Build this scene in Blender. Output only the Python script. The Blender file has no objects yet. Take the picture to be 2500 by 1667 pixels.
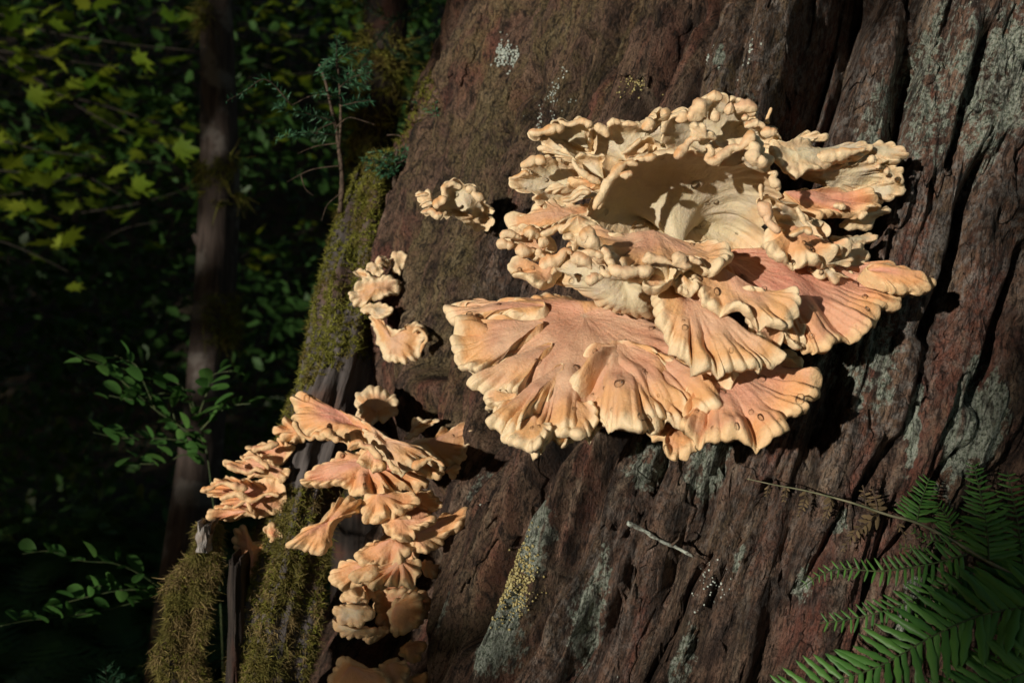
import bpy, math, random
import numpy as np
from mathutils import Vector, Matrix

# ------------------------------------------------------------------ camera, sky, sun
scn = bpy.context.scene
CAMZ = 1.25
FPX = 2500 * 35.0 / 36.0
cam_d = bpy.data.cameras.new('camera')
cam_d.lens = 35.0; cam_d.sensor_width = 36.0; cam_d.clip_start = 0.02; cam_d.clip_end = 400
cam_d.dof.use_dof = True; cam_d.dof.focus_distance = 1.06; cam_d.dof.aperture_fstop = 6.0
cam = bpy.data.objects.new('camera', cam_d); scn.collection.objects.link(cam)
cam.location = (0, 0, CAMZ); cam.rotation_euler = (math.radians(90), 0, 0)
scn.camera = cam

SUN_DIR = Vector((0.60, 0.78, -0.115)).normalized()       # direction the light travels
world = bpy.data.worlds.new('World'); scn.world = world; world.use_nodes = True
wn = world.node_tree.nodes; wl = world.node_tree.links
sky = wn.new('ShaderNodeTexSky'); sky.sky_type = 'NISHITA'; sky.sun_disc = False
sky.sun_elevation = math.asin(-SUN_DIR.z)
sky.sun_rotation = math.atan2(-SUN_DIR.x, -SUN_DIR.y)
wl.new(sky.outputs[0], wn['Background'].inputs[0]); wn['Background'].inputs[1].default_value = 0.14
sun_d = bpy.data.lights.new('sun', 'SUN'); sun_d.energy = 4.3; sun_d.angle = math.radians(0.9)
sun_d.color = (1.0, 0.92, 0.81)
sun = bpy.data.objects.new('sun', sun_d); scn.collection.objects.link(sun)
sun.rotation_euler = SUN_DIR.to_track_quat('-Z', 'Y').to_euler(); sun.location = (-4, -6, 4)
scn.view_settings.view_transform = 'Standard'; scn.view_settings.look = 'None'
scn.view_settings.exposure = 0.0; scn.view_settings.gamma = 1.0
scn.render.engine = 'CYCLES'
scn.cycles.use_denoising = True
scn.cycles.max_bounces = 6; scn.cycles.diffuse_bounces = 3; scn.cycles.transmission_bounces = 4
scn.cycles.transparent_max_bounces = 8; scn.cycles.caustics_reflective = False; scn.cycles.caustics_refractive = False

# ------------------------------------------------------------------ helpers
rng = np.random.default_rng(7)
random.seed(7)
COL = scn.collection

def hsh(ix, iy, iz, seed):
    h = (ix.astype(np.uint32) * np.uint32(374761393) + iy.astype(np.uint32) * np.uint32(668265263)
         + iz.astype(np.uint32) * np.uint32(2147483647) + np.uint32((seed * 144665 + 1013) & 0xffffffff))
    h = (h ^ (h >> np.uint32(13))) * np.uint32(1274126177)
    h = h ^ (h >> np.uint32(16))
    h = h * np.uint32(2246822519); h = h ^ (h >> np.uint32(15))
    return (h & np.uint32(0xffffff)).astype(np.float64) / 8388607.5 - 1.0

def vn(p, seed=0):
    p = np.asarray(p, float)
    f = np.floor(p); i = f.astype(np.int64); w = p - f; w = w * w * w * (w * (w * 6 - 15) + 10)
    x, y, z = i[..., 0], i[..., 1], i[..., 2]
    r = 0
    for dx in (0, 1):
        wx = w[..., 0] if dx else 1 - w[..., 0]
        for dy in (0, 1):
            wy = w[..., 1] if dy else 1 - w[..., 1]
            for dz in (0, 1):
                wz = w[..., 2] if dz else 1 - w[..., 2]
                r = r + hsh(x + dx, y + dy, z + dz, seed) * wx * wy * wz
    return r

def fbm(p, seed=0, o=3, g=0.5):
    p = np.asarray(p, float); a = 1.0; r = 0; t = 0
    for k in range(o):
        r = r + a * vn(p * (2.03 ** k) + 17.3 * k, seed + k); t += a; a *= g
    return r / t

def sstep(a, b, x):
    t = np.clip((x - a) / (b - a), 0, 1); return t * t * (3 - 2 * t)

def P(px, py, y):
    return np.array([(px - 1250.0) / FPX * y, y, CAMZ - (py - 833.5) / FPX * y])

def mesh_np(name, v, faces, mat=None, smooth=True, attrs=None):
    """faces: list of (M,k) int arrays"""
    me = bpy.data.meshes.new(name)
    v = np.asarray(v, np.float32)
    me.vertices.add(len(v)); me.vertices.foreach_set('co', v.ravel())
    if isinstance(faces, np.ndarray): faces = [faces]
    loops = np.concatenate([f.ravel() for f in faces]).astype(np.int32)
    tot = np.concatenate([np.full(len(f), f.shape[1], np.int32) for f in faces])
    start = np.concatenate([[0], np.cumsum(tot)[:-1]]).astype(np.int32)
    me.loops.add(len(loops)); me.loops.foreach_set('vertex_index', loops)
    me.polygons.add(len(tot)); me.polygons.foreach_set('loop_start', start)
    me.polygons.foreach_set('use_smooth', np.full(len(tot), smooth))
    if attrs:
        for k, a in attrs.items():
            a = np.asarray(a, np.float32)
            if a.ndim == 1:
                at = me.attributes.new(k, 'FLOAT', 'POINT'); at.data.foreach_set('value', a)
            else:
                at = me.attributes.new(k, 'FLOAT_VECTOR', 'POINT'); at.data.foreach_set('vector', a.ravel())
    me.update(calc_edges=True)
    if mat: me.materials.append(mat)
    return me

def link(name, me, parent=None, **props):
    o = bpy.data.objects.new(name, me); COL.objects.link(o)
    if parent is not None: o.parent = parent
    for k, v in props.items(): o[k] = v
    return o

def thing(name, label, cat, loc, group=None):
    o = bpy.data.objects.new(name, None); COL.objects.link(o); o.location = tuple(float(c) for c in loc)
    o.empty_display_size = 0.05
    o['label'] = label; o['category'] = cat
    if group: o['group'] = group
    bpy.context.view_layer.update()
    return o

def part(name, me, parent, **props):
    """mesh given in world coordinates, kept there under its parent"""
    o = link(name, me, parent, **props)
    p = parent; off = Vector((0, 0, 0))
    while p is not None:
        off += p.location; p = p.parent
    o.location = -off
    return o

def grid_faces(nu, nv, wrap=False, off=0):
    i = np.arange(nu if wrap else nu - 1); j = np.arange(nv - 1)
    a, b = np.meshgrid(i, j, indexing='ij'); a2 = (a + 1) % nu
    return np.stack([a * nv + b, a2 * nv + b, a2 * nv + b + 1, a * nv + b + 1], -1).reshape(-1, 4) + off

class MB:
    def __init__(s): s.v = []; s.f = {}; s.n = 0; s.at = {}
    def add(s, v, f, **at):
        v = np.asarray(v, float).reshape(-1, 3); f = np.asarray(f, int)
        s.v.append(v); s.f.setdefault(f.shape[1], []).append(f + s.n)
        for k, a in at.items(): s.at.setdefault(k, []).append(np.broadcast_to(a, (len(v),)))
        s.n += len(v)
    def mesh(s, name, mat, smooth=True):
        return mesh_np(name, np.concatenate(s.v), [np.concatenate(x) for x in s.f.values()], mat, smooth,
                       {k: np.concatenate(a) for k, a in s.at.items()})

def frames(path):
    path = np.asarray(path, float); t = np.gradient(path, axis=0); t /= np.linalg.norm(t, axis=1)[:, None] + 1e-9
    ref = np.array([0.31, -0.9, 0.27]); n = np.cross(t, ref); n /= np.linalg.norm(n, axis=1)[:, None] + 1e-9
    return t, n, np.cross(t, n)

def tube(path, rad, k=8, bump=0.0, freq=20, seed=0):
    path = np.asarray(path, float); m = len(path); rad = np.broadcast_to(rad, (m,))
    t, n, b = frames(path); a = np.linspace(0, 2 * np.pi, k, endpoint=False)
    dirs = np.cos(a)[None, :, None] * n[:, None] + np.sin(a)[None, :, None] * b[:, None]
    v = path[:, None] + dirs * rad[:, None, None]
    if bump: v = v + dirs * (fbm(v * freq, seed, 3) * bump)[..., None]
    v = np.transpose(v, (1, 0, 2)).reshape(-1, 3)
    f = grid_faces(k, m, True)
    v = np.concatenate([v, path[:1], path[-1:]])
    i = np.arange(k); c0 = k * m
    tri = np.concatenate([np.stack([np.full(k, c0), ((i + 1) % k) * m, i * m], -1),
                          np.stack([np.full(k, c0 + 1), i * m + m - 1, ((i + 1) % k) * m + m - 1], -1)])
    return v, f, tri

def spline(pts, n):
    pts = np.asarray(pts, float); m = len(pts)
    d = np.concatenate([[0], np.cumsum(np.linalg.norm(np.diff(pts, axis=0), axis=1))]); d /= d[-1]
    u = np.linspace(0, 1, n); k = np.clip(np.searchsorted(d, u, 'right') - 1, 0, m - 2)
    w = ((u - d[k]) / (d[k + 1] - d[k] + 1e-12))[:, None]
    p0 = pts[np.maximum(k - 1, 0)]; p1 = pts[k]; p2 = pts[k + 1]; p3 = pts[np.minimum(k + 2, m - 1)]
    return 0.5 * (2 * p1 + (p2 - p0) * w + (2 * p0 - 5 * p1 + 4 * p2 - p3) * w ** 2 + (3 * p1 - p0 - 3 * p2 + p3) * w ** 3)

def pxpath(pts, n):
    """[(px,py,y)...] -> smooth world polyline"""
    return spline([P(*q) for q in pts], n)

# ------------------------------------------------------------------ materials
def material(name):
    m = bpy.data.materials.new(name); m.use_nodes = True
    return m, m.node_tree.nodes, m.node_tree.links, m.node_tree.nodes['Principled BSDF']

class NT:
    def __init__(s, name):
        s.m, s.n, s.l, s.b = material(name)
    def new(s, t, **kw):
        nd = s.n.new(t)
        for k, v in kw.items(): setattr(nd, k, v)
        return nd
    def put(s, sock, v):
        if hasattr(v, 'is_output'): s.l.new(v, sock)
        else: sock.default_value = v
    def noise(s, vec, scale, detail=4, rough=0.55, dist=0.0):
        nd = s.new('ShaderNodeTexNoise'); s.put(nd.inputs['Vector'], vec)
        nd.inputs['Scale'].default_value = scale; nd.inputs['Detail'].default_value = detail
        nd.inputs['Roughness'].default_value = rough; nd.inputs['Distortion'].default_value = dist
        return nd.outputs['Fac']
    def mapping(s, vec, scale):
        nd = s.new('ShaderNodeMapping'); s.put(nd.inputs['Vector'], vec); nd.inputs['Scale'].default_value = scale
        return nd.outputs[0]
    def rng(s, v, a, b, c=0.0, d=1.0, smooth=True):
        nd = s.new('ShaderNodeMapRange'); nd.interpolation_type = 'SMOOTHSTEP' if smooth else 'LINEAR'
        s.put(nd.inputs[0], v)
        for i, x in enumerate((a, b, c, d)): s.put(nd.inputs[i + 1], x)
        return nd.outputs[0]
    def mix(s, f, a, b, mode='MIX'):
        nd = s.new('ShaderNodeMix', data_type='RGBA', blend_type=mode)
        s.put(nd.inputs['Factor'], f)
        for sock, v in ((nd.inputs['A'], a), (nd.inputs['B'], b)):
            s.put(sock, (*v, 1.0) if isinstance(v, tuple) else v)
        return nd.outputs['Result']
    def math(s, op, a, b=0.0):
        nd = s.new('ShaderNodeMath', operation=op); s.put(nd.inputs[0], a); s.put(nd.inputs[1], b)
        return nd.outputs[0]
    def attr(s, name, vec=False):
        nd = s.new('ShaderNodeAttribute', attribute_name=name)
        return nd.outputs['Vector' if vec else 'Fac']
    def coord(s):
        return s.new('ShaderNodeTexCoord').outputs['Object']
    def bump(s, h, strength, dist, prev=None):
        nd = s.new('ShaderNodeBump'); s.put(nd.inputs['Height'], h)
        nd.inputs['Strength'].default_value = strength; nd.inputs['Distance'].default_value = dist
        if prev is not None: s.l.new(prev, nd.inputs['Normal'])
        return nd.outputs[0]
    def out(s, col, rough=0.6, normal=None, spec=0.3):
        s.put(s.b.inputs['Base Color'], (*col, 1.0) if isinstance(col, tuple) else col)
        s.put(s.b.inputs['Roughness'], rough); s.b.inputs['Specular IOR Level'].default_value = spec
        if normal is not None: s.l.new(normal, s.b.inputs['Normal'])
        return s.m

def mat_fungus(name, top, pink, orange, rim, pore):
    t = NT(name); g = t.new('ShaderNodeNewGeometry').outputs['Position']
    edge = t.attr('edge'); und = t.attr('under'); tone = t.attr('tone')
    n1 = t.noise(g, 16, 3); n2 = t.noise(g, 55, 4); n3 = t.noise(g, 240, 4, 0.65)
    e2 = t.math('ADD', edge, t.math('MULTIPLY', t.math('SUBTRACT', n2, 0.5), 0.022))
    # radial streaks: long fibres from the growth point to the rim
    rad = t.attr('radial', True); wp = t.new('ShaderNodeTexNoise'); t.l.new(g, wp.inputs['Vector']); wp.inputs['Scale'].default_value = 26
    av = t.new('ShaderNodeVectorMath', operation='MULTIPLY_ADD'); t.l.new(wp.outputs['Color'], av.inputs[0]); av.inputs[1].default_value = (2.2, 2.2, 2.2); t.l.new(rad, av.inputs[2])
    st = t.noise(av.outputs[0], 1.0, 5, 0.65)
    c = t.mix(t.rng(n1, 0.36, 0.68), top, pink)
    c = t.mix(t.math('MULTIPLY', t.rng(st, 0.42, 0.72), 0.32), c, (0.68, 0.50, 0.34))
    c = t.mix(t.math('MULTIPLY', t.rng(e2, 0.052, 0.014), t.rng(n1, 0.34, 0.55, 0.25, 0.95)), c, orange)
    c = t.mix(t.rng(e2, 0.0135, 0.003), c, rim)
    pc = t.mix(t.rng(n2, 0.35, 0.7), pore, (0.58, 0.50, 0.37))
    pc = t.mix(t.math('MULTIPLY', t.rng(n1, 0.56, 0.74), 0.35), pc, (0.56, 0.45, 0.33))
    pc = t.mix(t.math('MULTIPLY', t.rng(e2, 0.020, 0.004), 0.55), pc, orange)
    pc = t.mix(t.rng(e2, 0.009, 0.001), pc, rim)
    c = t.mix(und, c, pc)
    c = t.mix(t.math('MULTIPLY', tone, 0.8), c, (0.60, 0.21, 0.13))
    sp = t.noise(g, 95, 2, 0.5)
    c = t.mix(t.math('MULTIPLY', t.rng(sp, 0.72, 0.78), 0.35), c, (0.22, 0.11, 0.06))
    c = t.mix(t.rng(n3, 0.25, 0.75, 0.10, 0.0), c, (0.30, 0.17, 0.10))
    nb = t.bump(n3, 0.6, 0.0022); nb = t.bump(n2, 0.4, 0.005, nb)
    nb = t.bump(st, 0.22, 0.0015, nb)
    m = t.out(c, t.rng(n2, 0.3, 0.7, 0.42, 0.68), nb, 0.32)
    t.b.inputs['Subsurface Weight'].default_value = 0.12
    t.b.inputs['Subsurface Radius'].default_value = (1.0, 0.45, 0.22)
    t.b.inputs['Subsurface Scale'].default_value = 0.006
    return m

M = {}
M['fungus'] = mat_fungus('fungus_flesh', (0.60, 0.375, 0.24), (0.58, 0.295, 0.185), (0.65, 0.365, 0.155), (0.75, 0.585, 0.365), (0.61, 0.525, 0.34))
M['fungus_orange'] = mat_fungus('fungus_flesh_orange', (0.62, 0.32, 0.21), (0.60, 0.245, 0.17), (0.68, 0.35, 0.145), (0.73, 0.50, 0.27), (0.60, 0.45, 0.25))

def mat_bark():
    t = NT('cedar_bark'); gr = t.attr('grain', True); pos = t.new('ShaderNodeNewGeometry').outputs['Position']
    g1 = t.mapping(gr, (18, 3.5, 1)); g2 = t.mapping(gr, (85, 11, 1)); g3 = t.mapping(gr, (420, 55, 40))
    a = t.noise(g1, 1.0, 6, 0.65, 0.6); b = t.noise(g2, 1.0, 6, 0.68, 0.5); f = t.noise(g3, 1.0, 5, 0.65, 0.6)
    pt = t.noise(gr, 7.5, 5, 0.65); pt2 = t.noise(t.mapping(gr, (38, 11, 1)), 1.0, 6, 0.7, 0.5); sp = t.noise(pos, 260, 4, 0.7); cr = t.noise(pos, 90, 5, 0.7)
    c = t.mix(t.rng(b, 0.34, 0.66), (0.036, 0.022, 0.017), (0.27, 0.165, 0.115))
    c = t.mix(t.math('MULTIPLY', t.rng(a, 0.5, 0.64), 0.75), c, (0.25, 0.092, 0.064))
    c = t.mix(t.math('MULTIPLY', t.rng(pt2, 0.53, 0.68), 0.75), c, (0.42, 0.32, 0.235))
    c = t.mix(t.math('MULTIPLY', t.rng(pt, 0.55, 0.66), 0.7), c, (0.030, 0.018, 0.015))
    mo = t.math('MULTIPLY', t.attr('olive'), t.rng(pt2, 0.38, 0.60, 0.0, 0.92))
    c = t.mix(mo, c, t.mix(t.rng(sp, 0.35, 0.65), (0.11, 0.088, 0.028), (0.27, 0.21, 0.10)))
    gy = t.math('MULTIPLY', t.attr('grey'), t.rng(cr, 0.44, 0.62, 0.0, 0.9))
    c = t.mix(gy, c, t.mix(t.rng(b, 0.3, 0.7), (0.15, 0.135, 0.12), (0.38, 0.36, 0.335)))
    lm = t.math('ADD', t.attr('lichen'), t.math('MULTIPLY', t.math('SUBTRACT', cr, 0.5), 1.5))
    lm = t.math('MULTIPLY', t.rng(lm, 0.40, 0.58), t.rng(b, 0.34, 0.46, 0.25, 1.0))
    c = t.mix(lm, c, t.mix(t.rng(sp, 0.35, 0.65), (0.20, 0.25, 0.18), (0.47, 0.50, 0.43)))
    c = t.mix(t.math('MULTIPLY', t.rng(f, 0.36, 0.52, 1.0, 0.0), 0.85), c, (0.010, 0.007, 0.006))
    c = t.mix(t.math('MULTIPLY', t.rng(sp, 0.34, 0.48, 1.0, 0.0), 0.75), c, (0.012, 0.008, 0.006))
    nb = t.bump(b, 1.0, 0.020); nb = t.bump(f, 1.0, 0.011, nb); nb = t.bump(cr, 0.6, 0.006, nb); nb = t.bump(sp, 1.0, 0.005, nb)
    return t.out(c, t.rng(pt2, 0.3, 0.7, 0.5, 0.85), nb, 0.3)
M['bark'] = mat_bark()

def mat_wood(name, dark, light, pale, lich=0.0):
    t = NT(name); gr = t.attr('grain', True)
    b = t.noise(t.mapping(gr, (60, 7, 1)), 1, 5, 0.65, 0.4); p = t.noise(gr, 9, 4); s = t.noise(t.mapping(gr, (260, 40, 1)), 1, 3)
    c = t.mix(t.rng(b, 0.3, 0.7), dark, light)
    c = t.mix(t.math('MULTIPLY', t.rng(p, 0.5, 0.64), 0.8), c, pale)
    nb = t.bump(b, 0.8, 0.006); nb = t.bump(s, 0.7, 0.002, nb)
    return t.out(c, 0.8, nb, 0.2)
M['sapling_bark'] = mat_wood('sapling_bark', (0.028, 0.020, 0.016), (0.075, 0.056, 0.046), (0.14, 0.125, 0.11))
M['grey_wood'] = mat_wood('weathered_wood', (0.035, 0.030, 0.028), (0.12, 0.105, 0.10), (0.10, 0.06, 0.045))
M['pale_wood'] = mat_wood('split_pale_wood', (0.13, 0.115, 0.10), (0.36, 0.335, 0.31), (0.20, 0.16, 0.13))
M['dark_wood'] = mat_wood('dark_rotten_wood', (0.012, 0.010, 0.009), (0.045, 0.034, 0.028), (0.07, 0.03, 0.02))

def mat_leaf(name, c1, c2, trans=0.35, rough=0.5, scale=6.0):
    t = NT(name)
    oi = t.new('ShaderNodeObjectInfo').outputs['Random']; g = t.new('ShaderNodeNewGeometry').outputs['Position']
    n = t.noise(g, scale, 3)
    f = t.math('ADD', t.math('MULTIPLY', oi, 0.6), t.math('MULTIPLY', n, 0.5))
    c = t.mix(t.rng(f, 0.2, 0.9, smooth=False), c1, c2)
    t.out(c, rough, t.bump(t.noise(g, scale * 30, 3), 0.3, 0.001), 0.3)
    tr = t.new('ShaderNodeBsdfTranslucent'); t.l.new(c, tr.inputs[0])
    mx = t.new('ShaderNodeMixShader'); mx.inputs[0].default_value = trans
    t.l.new(t.b.outputs[0], mx.inputs[1]); t.l.new(tr.outputs[0], mx.inputs[2])
    t.l.new(mx.outputs[0], t.n['Material Output'].inputs[0])
    return t.m
M['maple_leaf'] = mat_leaf('maple_leaf', (0.075, 0.16, 0.012), (0.21, 0.25, 0.020), 0.45)
M['shrub_leaf'] = mat_leaf('shrub_leaf', (0.045, 0.13, 0.028), (0.085, 0.19, 0.040), 0.4)
M['fern_leaf'] = mat_leaf('fern_leaf', (0.042, 0.135, 0.026), (0.10, 0.24, 0.045), 0.3, 0.45, 4.0)
M['dead_fern'] = mat_leaf('dead_fern', (0.10, 0.07, 0.035), (0.17, 0.12, 0.06), 0.2, 0.8)
M['needle'] = mat_leaf('hemlock_needle', (0.035, 0.12, 0.060), (0.08, 0.20, 0.10), 0.2)
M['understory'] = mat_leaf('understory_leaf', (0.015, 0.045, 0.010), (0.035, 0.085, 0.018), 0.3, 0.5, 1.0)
M['shade_leaf'] = mat_leaf('added_shade_leaf', (0.02, 0.05, 0.012), (0.04, 0.08, 0.02), 0.15, 0.6, 1.0)  # for the unseen leaves added to shade the scene

def mat_moss(name, c1, c2, c3):
    t = NT(name); g = t.new('ShaderNodeNewGeometry').outputs['Position']; v = t.attr('tone')
    c = t.mix(v, c1, c2)
    c = t.mix(t.rng(t.noise(g, 28, 3), 0.45, 0.62), c, c3)
    t.out(c, 0.85, None, 0.15)
    return t.m
M['moss'] = mat_moss('green_moss', (0.085, 0.085, 0.014), (0.25, 0.25, 0.045), (0.13, 0.105, 0.028))
M['moss_hang'] = mat_moss('hanging_moss', (0.085, 0.060, 0.022), (0.30, 0.22, 0.095), (0.13, 0.12, 0.030))

def mat_flat(name, c1, c2, scale, rough=0.8, bump=0.3, dist=0.003, spec=0.2):
    t = NT(name); g = t.new('ShaderNodeNewGeometry').outputs['Position']; n = t.noise(g, scale, 4, 0.6)
    return t.out(t.mix(t.rng(n, 0.35, 0.65), c1, c2), rough, t.bump(n, bump, dist), spec)
M['soil'] = mat_flat('forest_soil', (0.012, 0.010, 0.007), (0.040, 0.030, 0.018), 6, 0.9, 0.6, 0.03)
M['twig'] = mat_flat('twig', (0.035, 0.024, 0.016), (0.10, 0.07, 0.05), 120)
M['dark_twig'] = mat_flat('dark_twig', (0.012, 0.010, 0.008), (0.030, 0.024, 0.018), 40)
M['green_stem'] = mat_flat('green_stem', (0.035, 0.060, 0.022), (0.07, 0.085, 0.035), 60, 0.6)
M['fern_stem'] = mat_flat('fern_stem', (0.10, 0.11, 0.06), (0.20, 0.19, 0.12), 60, 0.6)
M['lichen'] = mat_flat('pale_lichen', (0.24, 0.28, 0.24), (0.46, 0.50, 0.45), 300)
M['twig_lichen'] = mat_flat('twig_lichen', (0.07, 0.06, 0.05), (0.38, 0.42, 0.36), 220)
M['yellow_lichen'] = mat_flat('yellow_lichen', (0.22, 0.17, 0.06), (0.42, 0.37, 0.18), 300)
t = NT('water'); t.n.remove(t.b); gl = t.new('ShaderNodeBsdfGlossy'); gl.inputs['Roughness'].default_value = 0.03
tb_ = t.new('ShaderNodeBsdfTransparent'); tb_.inputs[0].default_value = (0.97, 0.96, 0.94, 1); fr_ = t.new('ShaderNodeFresnel'); fr_.inputs[0].default_value = 1.5
mx_ = t.new('ShaderNodeMixShader'); t.l.new(fr_.outputs[0], mx_.inputs[0]); t.l.new(tb_.outputs[0], mx_.inputs[1]); t.l.new(gl.outputs[0], mx_.inputs[2]); t.l.new(mx_.outputs[0], t.n['Material Output'].inputs[0])
M['water'] = t.m

# ------------------------------------------------------------------ ground and hillside
gx = np.concatenate([np.linspace(-60, -8, 30), np.linspace(-7.5, 7.5, 70), np.linspace(8, 60, 30)])
gy = np.concatenate([np.linspace(-40, -3, 20), np.linspace(-2.8, 9, 70), np.linspace(9.5, 70, 40)])
X, Y = np.meshgrid(gx, gy, indexing='ij')
Z = 0.10 * fbm(np.stack([X * 0.8, Y * 0.8, 0 * X], -1), 3, 4) + 0.9 * np.maximum(Y - 9, 0) * sstep(9, 14, Y)
Z += 0.5 * sstep(0, 1, (Y - 9) / 10) * fbm(np.stack([X * 0.2, Y * 0.2, 0 * X], -1), 5, 3)
me = mesh_np('ground', np.stack([X, Y, Z], -1).reshape(-1, 3), grid_faces(len(gx), len(gy)), M['soil'])
link('ground', me, kind='structure')

# ------------------------------------------------------------------ the old cedar
A_AX = np.array([0.30, 0.06, 1.0]); A_AX /= np.linalg.norm(A_AX)
C0 = np.array([0.525, 1.826, CAMZ]); R0 = 0.78
E1 = -C0 + np.array([0, 0, CAMZ]); E1 -= A_AX * E1.dot(A_AX); E1 /= np.linalg.norm(E1)
E2 = np.cross(A_AX, E1)                        # towards the right of the picture or left, by sign
if E2[0] < 0: E2 = -E2

def cast(px, py):
    """pixel -> (arc position q, height s, depth y) on the plain trunk"""
    o = np.array([0, 0, CAMZ]); d = P(px, py, 1.0) - o
    w = o - C0; dp = d - A_AX * d.dot(A_AX); wp = w - A_AX * w.dot(A_AX)
    a = dp.dot(dp); b = 2 * dp.dot(wp); c = wp.dot(wp) - R0 * R0
    disc = max(b * b - 4 * a * c, 0.0)
    tt = (-b - math.sqrt(disc)) / (2 * a)
    p = o + d * tt; r = p - C0
    return math.atan2(r.dot(E2), r.dot(E1)) * R0, r.dot(A_AX), p[1]

CRACKS = [  # polyline in the photograph, half width in metres, depth
    ([(2120, -120), (2040, 0), (1985, 170), (1900, 330), (1840, 470)], 0.038, 0.11),
    ([(2290, 90), (2250, 200), (2200, 390), (2130, 560)], 0.007, 0.024),
    ([(1540, 1000), (1480, 1120), (1400, 1330), (1330, 1500), (1240, 1690)], 0.013, 0.045),
    ([(1390, 1060), (1310, 1210), (1240, 1400), (1180, 1550)], 0.010, 0.035),
    ([(1740, 1350), (1690, 1440), (1655, 1530), (1590, 1690)], 0.004, 0.022),
    ([(1700, -60), (1665, 120), (1630, 330)], 0.010, 0.030),
    ([(1500, -60), (1460, 150), (1420, 330)], 0.005, 0.016),
    ([(1290, 120), (1240, 260), (1180, 420)], 0.008, 0.022),
    ([(1190, 340), (1160, 430), (1130, 520), (1100, 640), (1060, 760), (1030, 860)], 0.022, 0.060),
    ([(2420, 380), (2370, 480), (2310, 640), (2230, 800)], 0.008, 0.028),
    ([(2500, 600), (2440, 760), (2360, 960)], 0.010, 0.025),
    ([(2330, 1100), (2250, 1250), (2120, 1450)], 0.006, 0.018),
    ([(1890, 1180), (1800, 1350), (1700, 1600)], 0.005, 0.014),
    ([(1100, 900), (1090, 1000), (1060, 1150)], 0.012, 0.03),
    ([(2160, 1080), (2040, 1280), (1930, 1500)], 0.006, 0.016),
]
LICHEN = [  # px, py, across (m), along (m), strength
    (1310, 1290, 0.022, 0.055, 1.0), (1225, 1530, 0.030, 0.060, 0.9), (2385, 1020, 0.036, 0.085, 1.0), (2235, 1040, 0.010, 0.060, 0.9),
    (1430, 1500, 0.022, 0.090, 0.72), (1800, 1370, 0.007, 0.030, 0.9), (1660, 1620, 0.014, 0.045, 0.8), (1585, 1135, 0.020, 0.045, 0.7),
    (1730, 1130, 0.022, 0.040, 0.75), (2110, 830, 0.045, 0.075, 0.72), (1105, 1510, 0.012, 0.03, 0.8), (1745, 150, 0.007, 0.02, 0.9),
    (2340, 150, 0.06, 0.10, 0.6), (2440, 220, 0.035, 0.12, 0.72), (1220, 560, 0.014, 0.03, 0.7), (2060, 1260, 0.009, 0.02, 0.8),
    (2150, 270, 0.03, 0.08, 0.55), (2270, 330, 0.03, 0.05, 0.6), (1960, 1430, 0.01, 0.03, 0.7), (1820, 240, 0.012, 0.03, 0.5),
    (2230, 1500, 0.02, 0.05, 0.7), (1140, 1200, 0.02, 0.03, 0.5), (2130, 950, 0.02, 0.04, 0.5)]
GREY = [(2350, 120, 0.30, 0.30, 1.0), (2150, 330, 0.12, 0.18, 0.8), (2120, 850, 0.09, 0.12, 0.9), (1450, 1500, 0.07, 0.16, 0.5),
        (1950, 1250, 0.15, 0.15, 0.35), (2300, 650, 0.15, 0.2, 0.45), (1210, 700, 0.06, 0.12, 0.5), (1720, 1160, 0.08, 0.08, 0.5)]
OLIVE = [(1250, 150, 0.16, 0.25, 0.85), (1350, 60, 0.15, 0.2, 0.8), (1130, 300, 0.10, 0.3, 0.9), (1100, 560, 0.07, 0.2, 0.9),
         (1020, 900, 0.1, 0.2, 0.8), (1800, 80, 0.10, 0.15, 0.5), (1050, 1000, 0.1, 0.1, 0.7), (1180, 1450, 0.1, 0.12, 0.4)]
CRACKS += [([(1260, 560), (1190, 700), (1130, 860), (1090, 960)], 0.006, 0.022), ([(1150, 560), (1080, 720), (1020, 880)], 0.010, 0.035), ([(1400, 60), (1350, 220), (1310, 330)], 0.005, 0.018),
           ([(1640, 1120), (1560, 1290), (1470, 1480), (1400, 1667)], 0.005, 0.018), ([(1580, 1180), (1500, 1360), (1420, 1560)], 0.004, 0.014), ([(2440, 60), (2380, 240), (2330, 400)], 0.006, 0.02), ([(1560, 1400), (1500, 1540), (1450, 1680)], 0.004, 0.014)]
CRQ = [(np.array([cast(*p)[:2] for p in c]), w * 1.2, d * 1.7) for c, w, d in CRACKS]

_g = [cast(*p) for p in ((1080, 1000), (1085, 1150), (1085, 1300), (1080, 1450), (1075, 1667), (1060, 2100))]
GUL_S = np.array([-g[1] for g in _g]); GUL_Q = np.array([g[0] for g in _g])
def polydist(q, s, pl):
    best = np.full(q.shape, 9.0)
    for (a, b) in zip(pl[:-1], pl[1:]):
        ab = b - a; t_ = np.clip(((q - a[0]) * ab[0] + (s - a[1]) * ab[1]) / ab.dot(ab), 0, 1)
        best = np.minimum(best, np.hypot(q - a[0] - t_ * ab[0], s - a[1] - t_ * ab[1]))
    return best

def blobs(q, s, L):
    r = np.zeros(q.shape)
    for px, py, a, b, k in L:
        q0, s0, _ = cast(px, py)
        d = ((q - q0) / a) ** 2 + ((s - s0) / b) ** 2
        r = np.maximum(r, k * np.clip(1.35 - d, 0, 1))
    return r

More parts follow.
